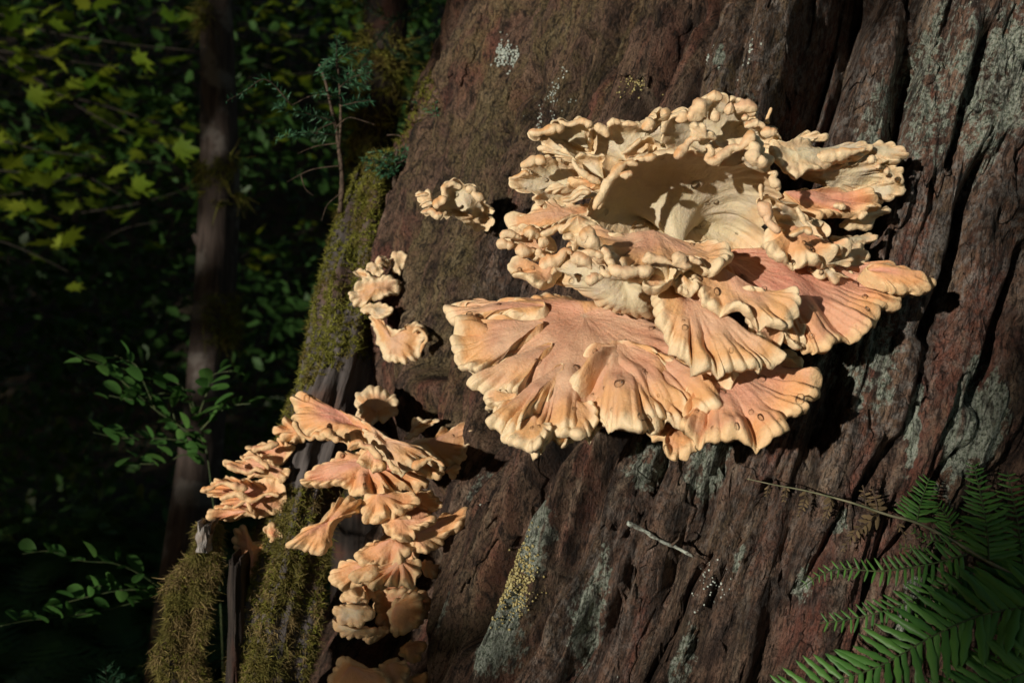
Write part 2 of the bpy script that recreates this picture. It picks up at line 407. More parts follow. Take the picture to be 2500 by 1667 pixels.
def trunk_h(q, s):
    z = np.zeros_like(q)
    qw = q + 0.020 * fbm(np.stack([q * 5, s * 2.0, z], -1), 11, 2) + 0.006 * fbm(np.stack([q * 25, s * 7, z], -1), 12, 2)
    h = 0.050 * fbm(np.stack([q * 2.6, s * 0.55, z + 3], -1), 21, 2)
    n = vn(np.stack([qw * 9.5, s * 1.5, z + 5], -1), 31)
    h += -0.042 * np.exp(-(n / 0.15) ** 2)
    n = vn(np.stack([qw * 24, s * 3.0, z + 9], -1), 32)
    h += -0.020 * np.exp(-(n / 0.18) ** 2)
    n = fbm(np.stack([qw * 55, s * 5.5, z], -1), 33, 3)
    h += 0.012 * n
    # flaky plates: stepped layers with ragged ends
    pl = fbm(np.stack([qw * 17, s * 4.0, z + 2], -1), 34, 4, 0.6) * 3.2
    h += 0.0075 * (np.floor(pl) + sstep(0.0, 0.22, pl - np.floor(pl)))
    pl = fbm(np.stack([qw * 42, s * 10.0, z + 7], -1), 35, 3, 0.6) * 3.0
    h += 0.0040 * (np.floor(pl) + sstep(0.0, 0.25, pl - np.floor(pl)))
    h += 0.0062 * fbm(np.stack([qw * 190, s * 13, z], -1), 36, 3, 0.6) + 0.0024 * fbm(np.stack([qw * 110, s * 80, z], -1), 37, 3, 0.65)
    rec = np.interp(-s, GUL_S, GUL_Q)
    h -= 0.20 * sstep(0.0, 0.055, rec - q + 0.01 * n) * sstep(-GUL_S[0] + 0.06, -GUL_S[0] - 0.22, s + 0.05 * vn(np.stack([q * 30, s * 6, z], -1), 47))
    for pl_, w, d in CRQ:
        dist = polydist(qw + 0.004 * n, s, pl_)
        h -= d * np.exp(-(dist / w) ** 2)
    return h

def trunk_pt(q, s, extra=0.0):
    ph = q / R0
    r = R0 + 0.22 * sstep(-0.35, -1.35, s) - 0.05 * np.clip(s, 0, 6) + trunk_h(q, s) + extra
    return C0 + A_AX * s[..., None] + r[..., None] * (np.cos(ph)[..., None] * E1 + np.sin(ph)[..., None] * E2)

def trunk_attrs(q, s):
    k = 0.25 * fbm(np.stack([q * 30, s * 12, 0 * q], -1), 41, 3)
    wq = 0.012 * fbm(np.stack([q * 38, s * 16, 0 * q + 1], -1), 43, 3, 0.65); ws = 0.022 * fbm(np.stack([q * 24, s * 22, 0 * q + 4], -1), 44, 3, 0.65)
    li = blobs(q + wq, s + ws, LICHEN) * (0.82 + 0.35 * fbm(np.stack([q * 45, s * 30, 0 * q], -1), 45, 3)); gyv = np.clip(blobs(q, s, GREY) + k, 0, 1); ol = np.clip(0.8 * blobs(q, s, OLIVE) + 0.05 + 1.3 * k, 0, 1)
    return {'grain': np.stack([q, s, 0.3 * fbm(np.stack([q * 4, s * 2, 0 * q], -1), 42, 2)], -1).reshape(-1, 3), 'lichen': li.ravel(), 'grey': gyv.ravel(), 'olive': ol.ravel()}

tq = np.concatenate([np.linspace(-2.2, -1.02, 40)[:-1], np.linspace(-1.02, 0.62, 760), np.linspace(0.62, 2.2, 60)[1:]])
ts = np.concatenate([np.linspace(-1.6, -0.56, 60)[:-1], np.linspace(-0.56, 0.52, 560), np.linspace(0.52, 5.5, 110)[1:]])
Q, S = np.meshgrid(tq, ts, indexing='ij')
cedar = thing('old_cedar_tree', 'huge old cedar trunk with furrowed reddish brown bark and pale lichen patches', 'tree', (0.15, 1.55, 0))
TP = trunk_pt(Q, S)
trunk = part('trunk', mesh_np('trunk', TP.reshape(-1, 3), grid_faces(len(tq), len(ts))[:, ::-1], M['bark'], True, trunk_attrs(Q, S)), cedar)

# loose bark plates standing proud of the trunk
def bark_plate(px, py, wq, ws, lift, seed, tilt=0.0):
    lift = lift * 0.55
    q0, s0, _ = cast(px, py)
    k = 48; m = 6; a = np.linspace(0, 2 * np.pi, k, endpoint=False)
    ca, sa = np.cos(a), np.sin(a)
    rr = 1.0 + 0.75 * fbm(np.stack([ca * 2.4, sa * 2.4, 0 * a + seed], -1), seed, 4, 0.7)
    sq = np.sign(ca) * np.abs(ca) ** 0.7 * wq * rr; ss = np.sign(sa) * np.abs(sa) ** 0.75 * ws * rr
    tt = np.array([0.02, 0.3, 0.55, 0.75, 0.9, 1.0])
    q = q0 + sq[:, None] * tt; s = s0 + ss[:, None] * tt
    up = lift * (1 - 0.35 * tt[None] ** 2) + tilt * (-ss[:, None] * tt / ws) * lift
    top = trunk_pt(q, s, up); bot = trunk_pt(q, s, up - 0.006)[:, ::-1]
    at = trunk_attrs(np.concatenate([q, q[:, ::-1]], 1), np.concatenate([s, s[:, ::-1]], 1))
    v = np.concatenate([top, bot], 1)
    f = grid_faces(k, 2 * m, True)
    part('bark_plate', mesh_np('bark_plate', v.reshape(-1, 3), f, M['bark'], True, at), cedar)
plates = [(1330, 300, .02, .06, .010, 1), (1460, 210, .028, .05, .012, 2), (1560, 60, .03, .07, .012, 3), (1240, 60, .02, .06, .010, 4),
          (1800, 90, .035, .06, .016, 5), (1870, 160, .016, .04, .018, 6), (1910, 60, .02, .05, .02, 7), (2190, 130, .04, .08, .014, 8),
          (2290, 330, .025, .06, .016, 9), (2400, 120, .03, .07, .014, 10), (2330, 500, .022, .08, .012, 11), (2200, 420, .02, .05, .012, 12),
          (2440, 480, .02, .06, .014, 13), (2400, 760, .025, .08, .012, 14), (2250, 900, .03, .04, .014, 15), (2470, 1000, .02, .06, .012, 16),
          (1600, 1250, .03, .06, .012, 17), (1520, 1180, .02, .05, .014, 18), (1640, 1420, .018, .08, .010, 19), (1500, 1600, .02, .08, .010, 20),
          (1380, 1560, .016, .07, .010, 21), (1780, 1280, .03, .07, .010, 22), (1880, 1400, .03, .08, .010, 23), (1760, 1560, .03, .08, .010, 24),
          (2050, 1150, .025, .05, .012, 25), (1960, 1280, .02, .06, .010, 26), (1270, 1180, .018, .06, .014, 27), (1180, 1330, .02, .05, .016, 28),
          (1250, 740, .012, .06, .010, 29), (1150, 640, .010, .05, .012, 30), (1200, 260, .016, .05, .014, 31), (1150, 130, .016, .05, .012, 32),
          (2130, 60, .02, .05, .016, 33), (2480, 300, .02, .06, .014, 34), (1890, 1580, .03, .05, .010, 35), (2080, 1500, .03, .06, .010, 36)]
for p_ in plates: bark_plate(*p_, tilt=0.5 if p_[5] % 3 == 0 else 0.0)

# granular lichens sprinkled on the bark
ICO_V = None
def ico():
    global ICO_V
    if ICO_V is None:
        ph = (1 + 5 ** .5) / 2
        v = np.array([(-1, ph, 0), (1, ph, 0), (-1, -ph, 0), (1, -ph, 0), (0, -1, ph), (0, 1, ph), (0, -1, -ph), (0, 1, -ph), (ph, 0, -1), (ph, 0, 1), (-ph, 0, -1), (-ph, 0, 1)], float)
        v /= np.linalg.norm(v[0])
        f = np.array([(0, 11, 5), (0, 5, 1), (0, 1, 7), (0, 7, 10), (0, 10, 11), (1, 5, 9), (5, 11, 4), (11, 10, 2), (10, 7, 6), (7, 1, 8), (3, 9, 4), (3, 4, 2), (3, 2, 6), (3, 6, 8), (3, 8, 9), (4, 9, 5), (2, 4, 11), (6, 2, 10), (8, 6, 7), (9, 8, 1)])
        ICO_V = (v, f)
    return ICO_V
def granules(px, py, rq, rs, n, size, mat, seed):
    r = np.random.default_rng(seed); q0, s0, _ = cast(px, py); mb = MB(); v, f = ico()
    d = r.normal(size=(n, 2)) * 0.55
    q = q0 + d[:, 0] * rq; s = s0 + d[:, 1] * rs
    c = trunk_pt(q, s, 0.001)
    for i in range(n): mb.add(c[i] + v * size * r.uniform(.4, 1.6) * r.uniform(.7, 1.2, (1, 3)), f)
    part('lichen_granules', mb.mesh('lichen_granules', mat), cedar, kind='stuff')
granules(1198, 112, .012, .018, 208, 0.00150, M['lichen'], 1)
granules(1315, 235, .026, .034, 272, 0.00109, M['lichen'], 2)
granules(1822, 140, .022, .026, 256, 0.00116, M['lichen'], 3)
granules(1722, 115, .012, .012, 112, 0.00109, M['lichen'], 4)
granules(1265, 1420, .017, .040, 528, 0.00122, M['yellow_lichen'], 5)
granules(1535, 190, .012, .018, 96, 0.00095, M['yellow_lichen'], 6)
granules(1500, 1650, .012, .03, 64, 0.00150, M['lichen'], 7)
granules(1740, 1420, .02, .03, 64, 0.00102, M['lichen'], 8)
granules(1190, 1270, .01, .012, 64, 0.00122, M['lichen'], 9)

# ------------------------------------------------------------------ mossy buttress root, broken post, background trunks
def log(path_px, rad_px, n, k, bump, freq, seed, ridges=7, ridge=0.12, flat=None):
    """tapered, fluted stem; returns grid of points (k,n), grain attribute"""
    c = pxpath(path_px, n); yy = c[:, 1]
    r = np.interp(np.linspace(0, 1, n), np.linspace(0, 1, len(rad_px)), rad_px) / FPX * yy
    t_, nn, bb = frames(c); a = np.linspace(0, 2 * np.pi, k, endpoint=False)
    d = np.cos(a)[:, None, None] * nn[None] + np.sin(a)[:, None, None] * bb[None]
    s = np.concatenate([[0], np.cumsum(np.linalg.norm(np.diff(c, axis=0), axis=1))])
    Aa, Ss = np.meshgrid(a, s, indexing='ij')
    cc = np.stack([np.cos(Aa) * ridges / 4, np.sin(Aa) * ridges / 4, Ss * 1.2], -1)
    rr = r[None] * (1 + ridge * fbm(cc, seed, 3))
    v = c[None] + d * rr[..., None]
    v = v + d * (bump * fbm(np.stack([np.cos(Aa) * r[None] * freq, np.sin(Aa) * r[None] * freq, Ss * freq * 0.18], -1), seed + 5, 4))[..., None]
    gr = np.stack([Aa * np.mean(r), Ss, 0 * Aa + seed], -1).reshape(-1, 3)
    return v, gr, d
def log_mesh(name, v, gr, mat):
    k, n = v.shape[:2]
    vv = np.concatenate([v.reshape(-1, 3), v[:, 0].mean(0)[None], v[:, -1].mean(0)[None]])
    i = np.arange(k); tri = np.concatenate([np.stack([np.full(k, k * n), ((i + 1) % k) * n, i * n], -1), np.stack([np.full(k, k * n + 1), i * n + n - 1, ((i + 1) % k) * n + n - 1], -1)])
    return mesh_np(name, vv, [grid_faces(k, n, True), tri], mat, True, {'grain': np.concatenate([gr, gr[:1], gr[-1:]])})

def moss_tufts(pts, nrm, n, length, width, droop, seed, mat, segs=3, spread=0.9):
    """many short curved shoots on the given surface points, joined"""
    r = np.random.default_rng(seed); i = r.integers(0, len(pts), n)
    tf = 14; i = np.repeat(i[: n // tf + 1], tf)[:n]; lean = np.repeat(r.normal(size=(n // tf + 1, 3)), tf, 0)[:n] * 0.5
    p = pts[i] + r.normal(size=(n, 3)) * length * 0.28; d = nrm[i] + lean + r.normal(size=(n, 3)) * spread * 0.75
    d /= np.linalg.norm(d, axis=1)[:, None]
    L = length * r.uniform(0.35, 1.3, n); w = width * r.uniform(0.6, 1.4, n)
    side = np.cross(d, r.normal(size=(n, 3))); side /= np.linalg.norm(side, axis=1)[:, None]
    V = []
    kink = r.normal(size=(n, 3)) * 0.8
    for k in range(segs + 1):
        u = k / segs
        c = p + d * (L * u)[:, None] + kink * (L * u * u)[:, None]; c[:, 2] -= droop * L * u * u
        ww = (w * (1 - 0.85 * u))[:, None]
        V += [c - side * ww, c + side * ww]
    V = np.stack(V, 1)                                   # n, 2(segs+1), 3
    m = 2 * (segs + 1); base = (np.arange(n) * m)[:, None]
    F = np.concatenate([base + np.array([2 * k, 2 * k + 1, 2 * k + 3, 2 * k + 2]) for k in range(segs)])
    tone = np.repeat(np.clip(np.repeat(r.uniform(0, 1, n // tf + 1), tf)[:n] * 0.7 + r.uniform(0, .4, n), 0, 1) ** 1.4, m)
    return mesh_np('moss', V.reshape(-1, 3), F, mat, True, {'tone': tone})

buttress = thing('broken_buttress', 'leaning weathered wood slab under green moss beside the cedar base', 'dead wood', P(760, 1500, 1.40) * np.array([1, 1, 0]))
bp = [(945, 390, 1.62), (915, 470, 1.60), (892, 600, 1.56), (872, 740, 1.51), (835, 900, 1.46), (785, 1060, 1.41), (735, 1220, 1.37), (705, 1380, 1.34), (670, 1560, 1.32), (640, 1800, 1.31), (600, 2600, 1.30)]
bv, bg, bd = log(bp, [30, 66, 88, 92, 84, 72, 78, 95, 120, 140, 170], 320, 110, 0.020, 45, 51, 8, 0.38)
part('slab', log_mesh('slab', bv, bg, M['grey_wood']), buttress)
flat = bv.reshape(-1, 3); fn = bd.reshape(-1, 3)
mk = fbm(flat * np.array([16, 16, 7]), 61, 3)
py_ = 833.5 - (flat[:, 2] - CAMZ) / flat[:, 1] * FPX
left = fn[:, 0]
sel = (mk + 0.55 * -left + 0.75 * sstep(960, 800, py_) + 0.6 * sstep(1230, 1420, py_) > 0.05) & (fn[:, 1] < 0.45) & (py_ < 1750)
part('moss', moss_tufts(flat[sel], fn[sel], 110000, 0.0036, 0.0008, 0.1, 3, M['moss'], 2), buttress, kind='stuff')
sel2 = (py_ > 1180) & (py_ < 1750) & (fn[:, 1] < 0.4)
part('hanging_moss', moss_tufts(flat[sel2], fn[sel2], 26000, 0.0055, 0.0007, 0.7, 4, M['moss_hang'], 3, 1.7), buttress, kind='stuff')
# moss on the cedar's own left flank
tqm, tsm = np.meshgrid(np.linspace(-1.02, -0.78, 120), np.linspace(-0.25, 0.55, 260), indexing='ij')
tm = trunk_pt(tqm, tsm, 0.0).reshape(-1, 3); nn_ = np.cos(tqm / R0)[..., None] * E1 + np.sin(tqm / R0)[..., None] * E2
mm = (fbm(tm * np.array([12, 12, 5]), 62, 3) > -0.02)
part('moss', moss_tufts(tm[mm], nn_.reshape(-1, 3)[mm], 30000, 0.0048, 0.0009, 0.2, 5, M['moss'], 2), cedar, kind='stuff')

# broken post wrapped in hanging moss
post = thing('mossy_post', 'short broken post shaggy with hanging moss, its tip of pale split wood', 'stump', P(480, 1560, 1.30) * np.array([1, 1, 0]))
pp = [(500, 1282, 1.30), (498, 1300, 1.30), (490, 1350, 1.30), (476, 1415, 1.30), (462, 1520, 1.295), (455, 1667, 1.29), (460, 2000, 1.28), (460, 3100, 1.25)]
pv, pg, pd = log(pp, [10, 36, 52, 92, 112, 118, 120, 140], 260, 90, 0.050, 60, 71, 7, 0.45)
part('core', log_mesh('core', pv, pg, M['dark_wood']), post)
def slab_piece(name, quad_px, y, thick, mat, parent, seed):
    """a split of wood with a ragged top: traced face, own thickness"""
    nu, nv = 14, 26
    u = np.linspace(0, 1, nu); v_ = np.linspace(0, 1, nv); U, Vv = np.meshgrid(u, v_, indexing='ij')
    tl, tr_, br, bl = [np.array(q, float) for q in quad_px]
    xy = (tl * (1 - U[..., None]) + tr_ * U[..., None]) * (1 - Vv[..., None]) + (bl * (1 - U[..., None]) + br * U[..., None]) * Vv[..., None]
    xy[..., 1] += (1 - Vv) * 22 * fbm(np.stack([U * 6, 0 * U, 0 * U + seed], -1), seed, 2)
    xy[..., 0] += 5 * fbm(np.stack([Vv * 4, U * 2, 0 * U + seed], -1), seed + 1, 2)
    yy = y + 0.004 * fbm(np.stack([U * 9, Vv * 2, 0 * U], -1), seed + 2, 3) + 0.010 * (2 * U - 1) ** 2
    fr = np.stack([P(a, b, c) for a, b, c in zip(xy[..., 0].ravel(), xy[..., 1].ravel(), yy.ravel())])
    bk = fr + np.array([0, thick, 0])
    f = grid_faces(nu, nv)
    ring = np.concatenate([np.arange(nu) * nv, (nu - 1) * nv + np.arange(1, nv), np.arange(nu - 2, -1, -1) * nv + nv - 1, np.arange(nv - 2, 0, -1)])
    r2 = np.roll(ring, -1); o_ = nu * nv
    F = np.concatenate([f, f[:, ::-1] + o_, np.stack([ring, ring + o_, r2 + o_, r2], -1)])
    gr = np.stack([(U * 0.06).ravel(), (Vv * 0.15).ravel(), 0 * U.ravel() + seed], -1)
    part(name, mesh_np(name, np.concatenate([fr, bk]), F, mat, True, {'grain': np.concatenate([gr, gr])}), parent)
slab_piece('split_wood', [(480, 1286), (515, 1290), (510, 1350), (478, 1348)], 1.264, 0.03, M['pale_wood'], post, 1)
slab_piece('split_wood', [(556, 1368), (592, 1372), (588, 1700), (552, 1700)], 1.275, 0.04, M['dark_wood'], post, 2)
pf = pv.reshape(-1, 3); pn = pd.reshape(-1, 3); ppy = 833.5 - (pf[:, 2] - CAMZ) / pf[:, 1] * FPX
ps = (pn[:, 1] < 0.5) & (ppy < 1760) & (fbm(pf * 14, 77, 2) > -0.25)
part('hanging_moss', moss_tufts(pf[ps], pn[ps], 60000, 0.0055, 0.0007, 0.8, 8, M['moss_hang'], 3, 1.8), post, kind='stuff')
part('moss', moss_tufts(pf[ps], pn[ps], 40000, 0.0036, 0.0008, 0.2, 9, M['moss'], 2), post, kind='stuff')

# young trunk and a mossy trunk behind
sap = thing('young_tree', 'slim grey trunk with pale lichen bands standing behind the leafy shrub', 'tree', P(400, 1900, 3.0) * np.array([1, 1, 0]))
sp_ = [(470, -1400, 3.05), (505, -500, 3.0), (527, -40, 3.0), (534, 200, 3.0), (539, 400, 3.0), (533, 560, 3.0), (522, 760, 3.0), (510, 900, 2.98), (488, 1100, 2.95), (460, 1300, 2.92), (428, 1560, 2.9), (395, 1950, 2.88)]
sv, sg, sd = log(sp_, [24, 28, 32, 33, 34, 40, 44, 48, 54, 58, 66, 80], 260, 40, 0.006, 30, 81, 5, 0.16)
part('trunk', log_mesh('trunk', sv, sg, M['sapling_bark']), sap)
kv, kg, kd = log([(500, 600, 2.99), (484, 585, 2.98), (474, 572, 2.98)], [18, 13, 6], 12, 12, 0.002, 40, 82)
part('branch_stub', log_mesh('branch_stub', kv, kg, M['sapling_bark']), sap)
sf = sv.reshape(-1, 3); sn = sd.reshape(-1, 3); spy = 833.5 - (sf[:, 2] - CAMZ) / sf[:, 1] * FPX
ss_ = (sn[:, 1] < 0.3) & (((np.abs(spy - 780) < 60) & (sn[:, 0] > -0.1)) | ((np.abs(spy - 450) < 70) & (fbm(sf * 20, 3, 2) > 0.1)) | ((spy < 220) & (sn[:, 0] < 0) & (fbm(sf * 9, 4, 2) > 0.2)))
part('moss', moss_tufts(sf[ss_], sn[ss_], 4000, 0.022, 0.0018, 0.6, 10, M['moss']), sap, kind='stuff')

mtr = thing('mossy_tree', 'dark moss covered trunk rising behind the hemlock seedlings', 'tree', P(850, 2000, 2.3) * np.array([1, 1, 0]))
mv, mg, md = log([(990, -1500, 2.35), (945, -60, 2.3), (928, 150, 2.3), (918, 300, 2.3), (905, 450, 2.3), (880, 800, 2.3), (850, 2100, 2.3)], [44, 48, 50, 52, 54, 60, 80], 200, 36, 0.010, 30, 91, 5, 0.2)
part('trunk', log_mesh('trunk', mv, mg, M['dark_wood']), mtr)
mf = mv.reshape(-1, 3); mn = md.reshape(-1, 3)
ms = (mn[:, 1] < 0.3) & (mf[:, 2] > 0.9) & (mf[:, 2] < 2.4)
part('moss', moss_tufts(mf[ms], mn[ms], 9000, 0.020, 0.0018, 0.5, 11, M['moss']), mtr, kind='stuff')

# ------------------------------------------------------------------ bracket fungi
WIN = {'W1': (1200, 220, 4.704), 'W2': (1600, 220, 4.704), 'W3': (1200, 480, 4.704), 'W4': (1800, 300, 4.704), 'W5': (1800, 560, 4.704),
       'W6': (460, 940, 5.8725), 'W7': (700, 940, 4.704), 'W8': (700, 1180, 3.22), 'R3': (1080, 600, 2.852), 'R4': (1560, 560, 2.658),
       'R5': (460, 900, 2.0446), 'R6': (800, 400, 2.8), 'S': (0, 0, 1.0)}
DROP = None
def bracket(parent, win, outline, focus, y, gx=0.0, gy=0.0, face='top', th=(0.022, 0.009), bowl=0.0, ridge=0.006, lam=0.050,
            lobe=0.004, wave=0.008, lam2=0.013, lobe2=0.0028, seed=1, tone=0.0, mat='fungus', drops=0, lump=0.0030, rimup=0.0):
    ox, oy, sc = WIN[win]
    o = np.array(outline, float) / sc + (ox, oy); f = np.array(focus, float) / sc + (ox, oy)
    # round the traced corners a little, then resample by length
    o2 = np.empty((len(o) * 2, 2)); nx = np.roll(o, -1, 0); o2[0::2] = 0.78 * o + 0.22 * nx; o2[1::2] = 0.22 * o + 0.78 * nx
    cl = np.concatenate([o2, o2[:1]]); d = np.concatenate([[0], np.cumsum(np.linalg.norm(np.diff(cl, axis=0), axis=1))])
    N = int(np.clip(d[-1] / 3.2, 48, 420)); u = np.linspace(0, d[-1], N, endpoint=False)
    ol = np.stack([np.interp(u, d, cl[:, 0]), np.interp(u, d, cl[:, 1])], -1)
    yy = y + gx * (ol[:, 0] - f[0]) / 1000 + gy * (ol[:, 1] - f[1]) / 1000
    O = np.stack([(ol[:, 0] - 1250) / FPX * yy, yy, CAMZ - (ol[:, 1] - 833.5) / FPX * yy], -1)
    F = P(f[0], f[1], y)
    e = 20.0
    ax = P(f[0] + e, f[1], y + gx * e / 1000) - F; ay = P(f[0], f[1] + e, y + gy * e / 1000) - F
    n = np.cross(ax, ay); n /= np.linalg.norm(n)
    if n.dot(F - np.array([0, 0, CAMZ])) > 0: n = -n
    R = O - F; dist = np.linalg.norm(R, axis=1); rmax = dist.max()
    tang = np.roll(O, -1, 0) - np.roll(O, 1, 0); tang /= np.linalg.norm(tang, axis=1)[:, None] + 1e-9
    no = np.cross(tang, n); no *= np.sign((no * R).sum(1))[:, None]; no /= np.linalg.norm(no, axis=1)[:, None] + 1e-9
    seg = np.linalg.norm(np.roll(O, -1, 0) - O, axis=1); L = np.concatenate([[0], np.cumsum(seg)]); T = L[-1]; L = L[:-1]
    k1 = max(3, round(T / lam)); k2 = max(6, round(T / lam2))
    ph1 = np.pi * k1 * L / T + 4.2 * vn(O * 11, seed) + seed; l1 = np.abs(np.cos(ph1)); l1 = 0.62 + (l1 - 0.62) * (0.35 + 0.9 * np.abs(vn(O * 18, seed + 9)))
    l2 = np.abs(np.cos(np.pi * k2 * L / T + 1.9 * vn(O * 60, seed + 1) + 2 * seed))
    big = 0.5 + 0.5 * vn(O * 35, seed + 2)
    w = sstep(0.12, 0.45, dist / rmax)
    O = O + no * (w * (lobe * (l1 - 0.6) + lobe2 * (0.35 + 1.1 * big) * (l2 - 0.6) + 0.0042 * fbm(O * 75, seed + 12, 2)))[:, None]
    R = O - F; dist = np.linalg.norm(R, axis=1)
    ks = max(3, int(0.045 * N)); wgt = np.exp(-0.5 * (np.arange(-2 * ks, 2 * ks + 1) / ks) ** 2); wgt /= wgt.sum()
    Rs = sum(wgt[j + 2 * ks] * np.roll(R, -j, 0) for j in range(-2 * ks, 2 * ks + 1))
    nt, nb = (26, 9) if N > 150 else (18, 7)
    tt = 1 - (1 - np.linspace(0.03, 1, nt)) ** 1.7; tb = (1 - (1 - np.linspace(0.05, 1, nb)) ** 1.9)[::-1][1:]
    rth = th[1] * (0.62 + 0.75 * (l2 * (0.3 + 0.8 * big)) * w)
    def layer(t_, sgn):
        t_ = t_[None]; bl = (t_ ** 2.5)[..., None]; base = F + (Rs[:, None] * (1 - bl) + R[:, None] * bl) * t_[..., None]
        rf = sstep(0.66, 0.95, t_); tk = th[0] * (1 - t_) ** 1.2 + (th[1] * 0.85 * (1 - rf) + rth[:, None] * rf) * (0.85 + 0.35 * sstep(0.72, 0.96, t_))
        tc = np.clip(1 - 0.55 * rth / np.maximum(dist, 1e-4), 0.5, 0.97)[:, None]
        x = np.clip((t_ - tc) / (1 - tc), 0, 1); cap = np.sqrt(np.maximum(1 - x * x, 0))
        h = bowl * (t_ ** 2 - t_) * 4 + rimup * t_ ** 3
        lt = np.abs(np.cos(ph1[:, None] + 1.1 * vn(base * 17, seed + 20) + 0.7 * vn(base * 45, seed + 21))) ** 0.8
        st0 = 0.42 + 0.34 * vn(O * 16, seed + 22)[:, None]
        h = h + (ridge * (1 if face == 'top' else 0.35)) * w[:, None] * sstep(st0, st0 + 0.55, t_) * (lt - 0.6) * 2.3 * (0.45 + 0.9 * np.abs(vn(base * 13, seed + 23))) * (1 if sgn > 0 else 0.6)
        h = h + 0.0022 * w[:, None] * sstep(0.55, 0.95, t_) * (l2[:, None] - 0.6)
        dirn = R / (dist[:, None] + 1e-9)
        pos = base
        h = h + 1.5 * wave * t_ ** 1.2 * fbm(pos * 15 + seed, seed + 3, 2)
        st = fbm(np.concatenate([np.broadcast_to(dirn[:, None] * 5, pos.shape[:2] + (3,))], -1) + t_[..., None] * np.array([1.3, 0.7, 0.9]), seed + 4, 3)
        h = h + (0.0016 if face == 'top' else 0.0004) * w[:, None] * t_ ** 1.5 * st * (1 if sgn > 0 else 0.4)
        h = h + lump * (1.6 * (0.35 - np.abs(fbm(pos * 24, seed + 15, 2))) + 0.8 * fbm(pos * 62, seed + 5, 3)) + 0.0011 * fbm(pos * 170, seed + 16, 3)
        k = cap * tk
        out = base + n * (h + (0.42 * k if sgn > 0 else -0.58 * k))[..., None]
        return out, dist[:, None] * (1 - t_), np.broadcast_to(t_, out.shape[:2])
    tv, te, t1 = layer(tt, 1); bv_, be, t2 = layer(tb, -1)
    V = np.concatenate([tv, bv_], 1); m = V.shape[1]
    edge = np.concatenate([te, be], 1); tall = np.concatenate([t1, t2], 1)
    under = np.zeros((N, m))
    if face == 'pore': under[:, :nt] = 1
    else: under[:, nt:] = 1
    dirn = R / (dist[:, None] + 1e-9)
    radial = np.broadcast_to(dirn[:, None] * 10, (N, m, 3)) + tall[..., None] * 0.8 + seed * 3.1
    tn = np.clip(tone * (0.6 + 0.8 * vn(V * 20, seed + 8)) * sstep(0.0, 0.02, edge), 0, 1)
    vv = np.concatenate([V.reshape(-1, 3), tv[:, 0].mean(0)[None], bv_[:, -1].mean(0)[None]])
    i = np.arange(N); j = (i + 1) % N
    cap1 = np.stack([np.full(N, N * m), j * m, i * m], -1); cap2 = np.stack([np.full(N, N * m + 1), i * m + m - 1, j * m + m - 1], -1)
    fcs = grid_faces(N, m, True)
    # keep the winding outward
    a_, b_, c_ = vv[fcs[0, 0]], vv[fcs[0, 1]], vv[fcs[0, 2]]
    if np.cross(b_ - a_, c_ - a_).dot(n) < 0: fcs = fcs[:, ::-1]; cap1 = cap1[:, ::-1]; cap2 = cap2[:, ::-1]
    ap = lambda x, z: np.concatenate([x.ravel(), [z, z]])
    me_ = mesh_np('bracket', vv, [fcs, cap1, cap2], M[mat], True,
                  {'edge': ap(edge, rmax), 'under': ap(under, 0.5), 'tone': ap(tn, 0), 'radial': np.concatenate([radial.reshape(-1, 3), np.zeros((2, 3))])})
    ob = part('bracket', me_, parent)
    if drops:
        global DROP
        if DROP is None:
            bpy.ops.mesh.primitive_uv_sphere_add(segments=14, ring_count=8, radius=1.0)
            tmp = bpy.context.object; DROP = tmp.data; bpy.data.objects.remove(tmp)
            DROP.name = 'water_drop'; DROP.materials.append(M['water']); DROP.polygons.foreach_set('use_smooth', [True] * len(DROP.polygons))
        r = np.random.default_rng(seed)
        for _ in range(drops):
            a = int(r.integers(0, N)); b = int(r.integers(int(nt * 0.25), int(nt * 0.92)))
            p_ = tv[a, b]; nrm = np.cross(tv[(a + 1) % N, b] - p_, tv[a, b + 1] - p_); nrm /= np.linalg.norm(nrm) + 1e-9
            if nrm.dot(n) < 0: nrm = -nrm
            s_ = float(0.0015 + 0.0030 * r.random() ** 2.2)
            dobj = link('water_drop', DROP, ob)
            dobj.rotation_euler = Vector(nrm).to_track_quat('Z', 'Y').to_euler()
            dobj.scale = (s_, s_ * float(r.uniform(1.0, 1.4)), s_ * 0.55); dobj.location = Vector(p_ + nrm * s_ * 0.12)
    return ob

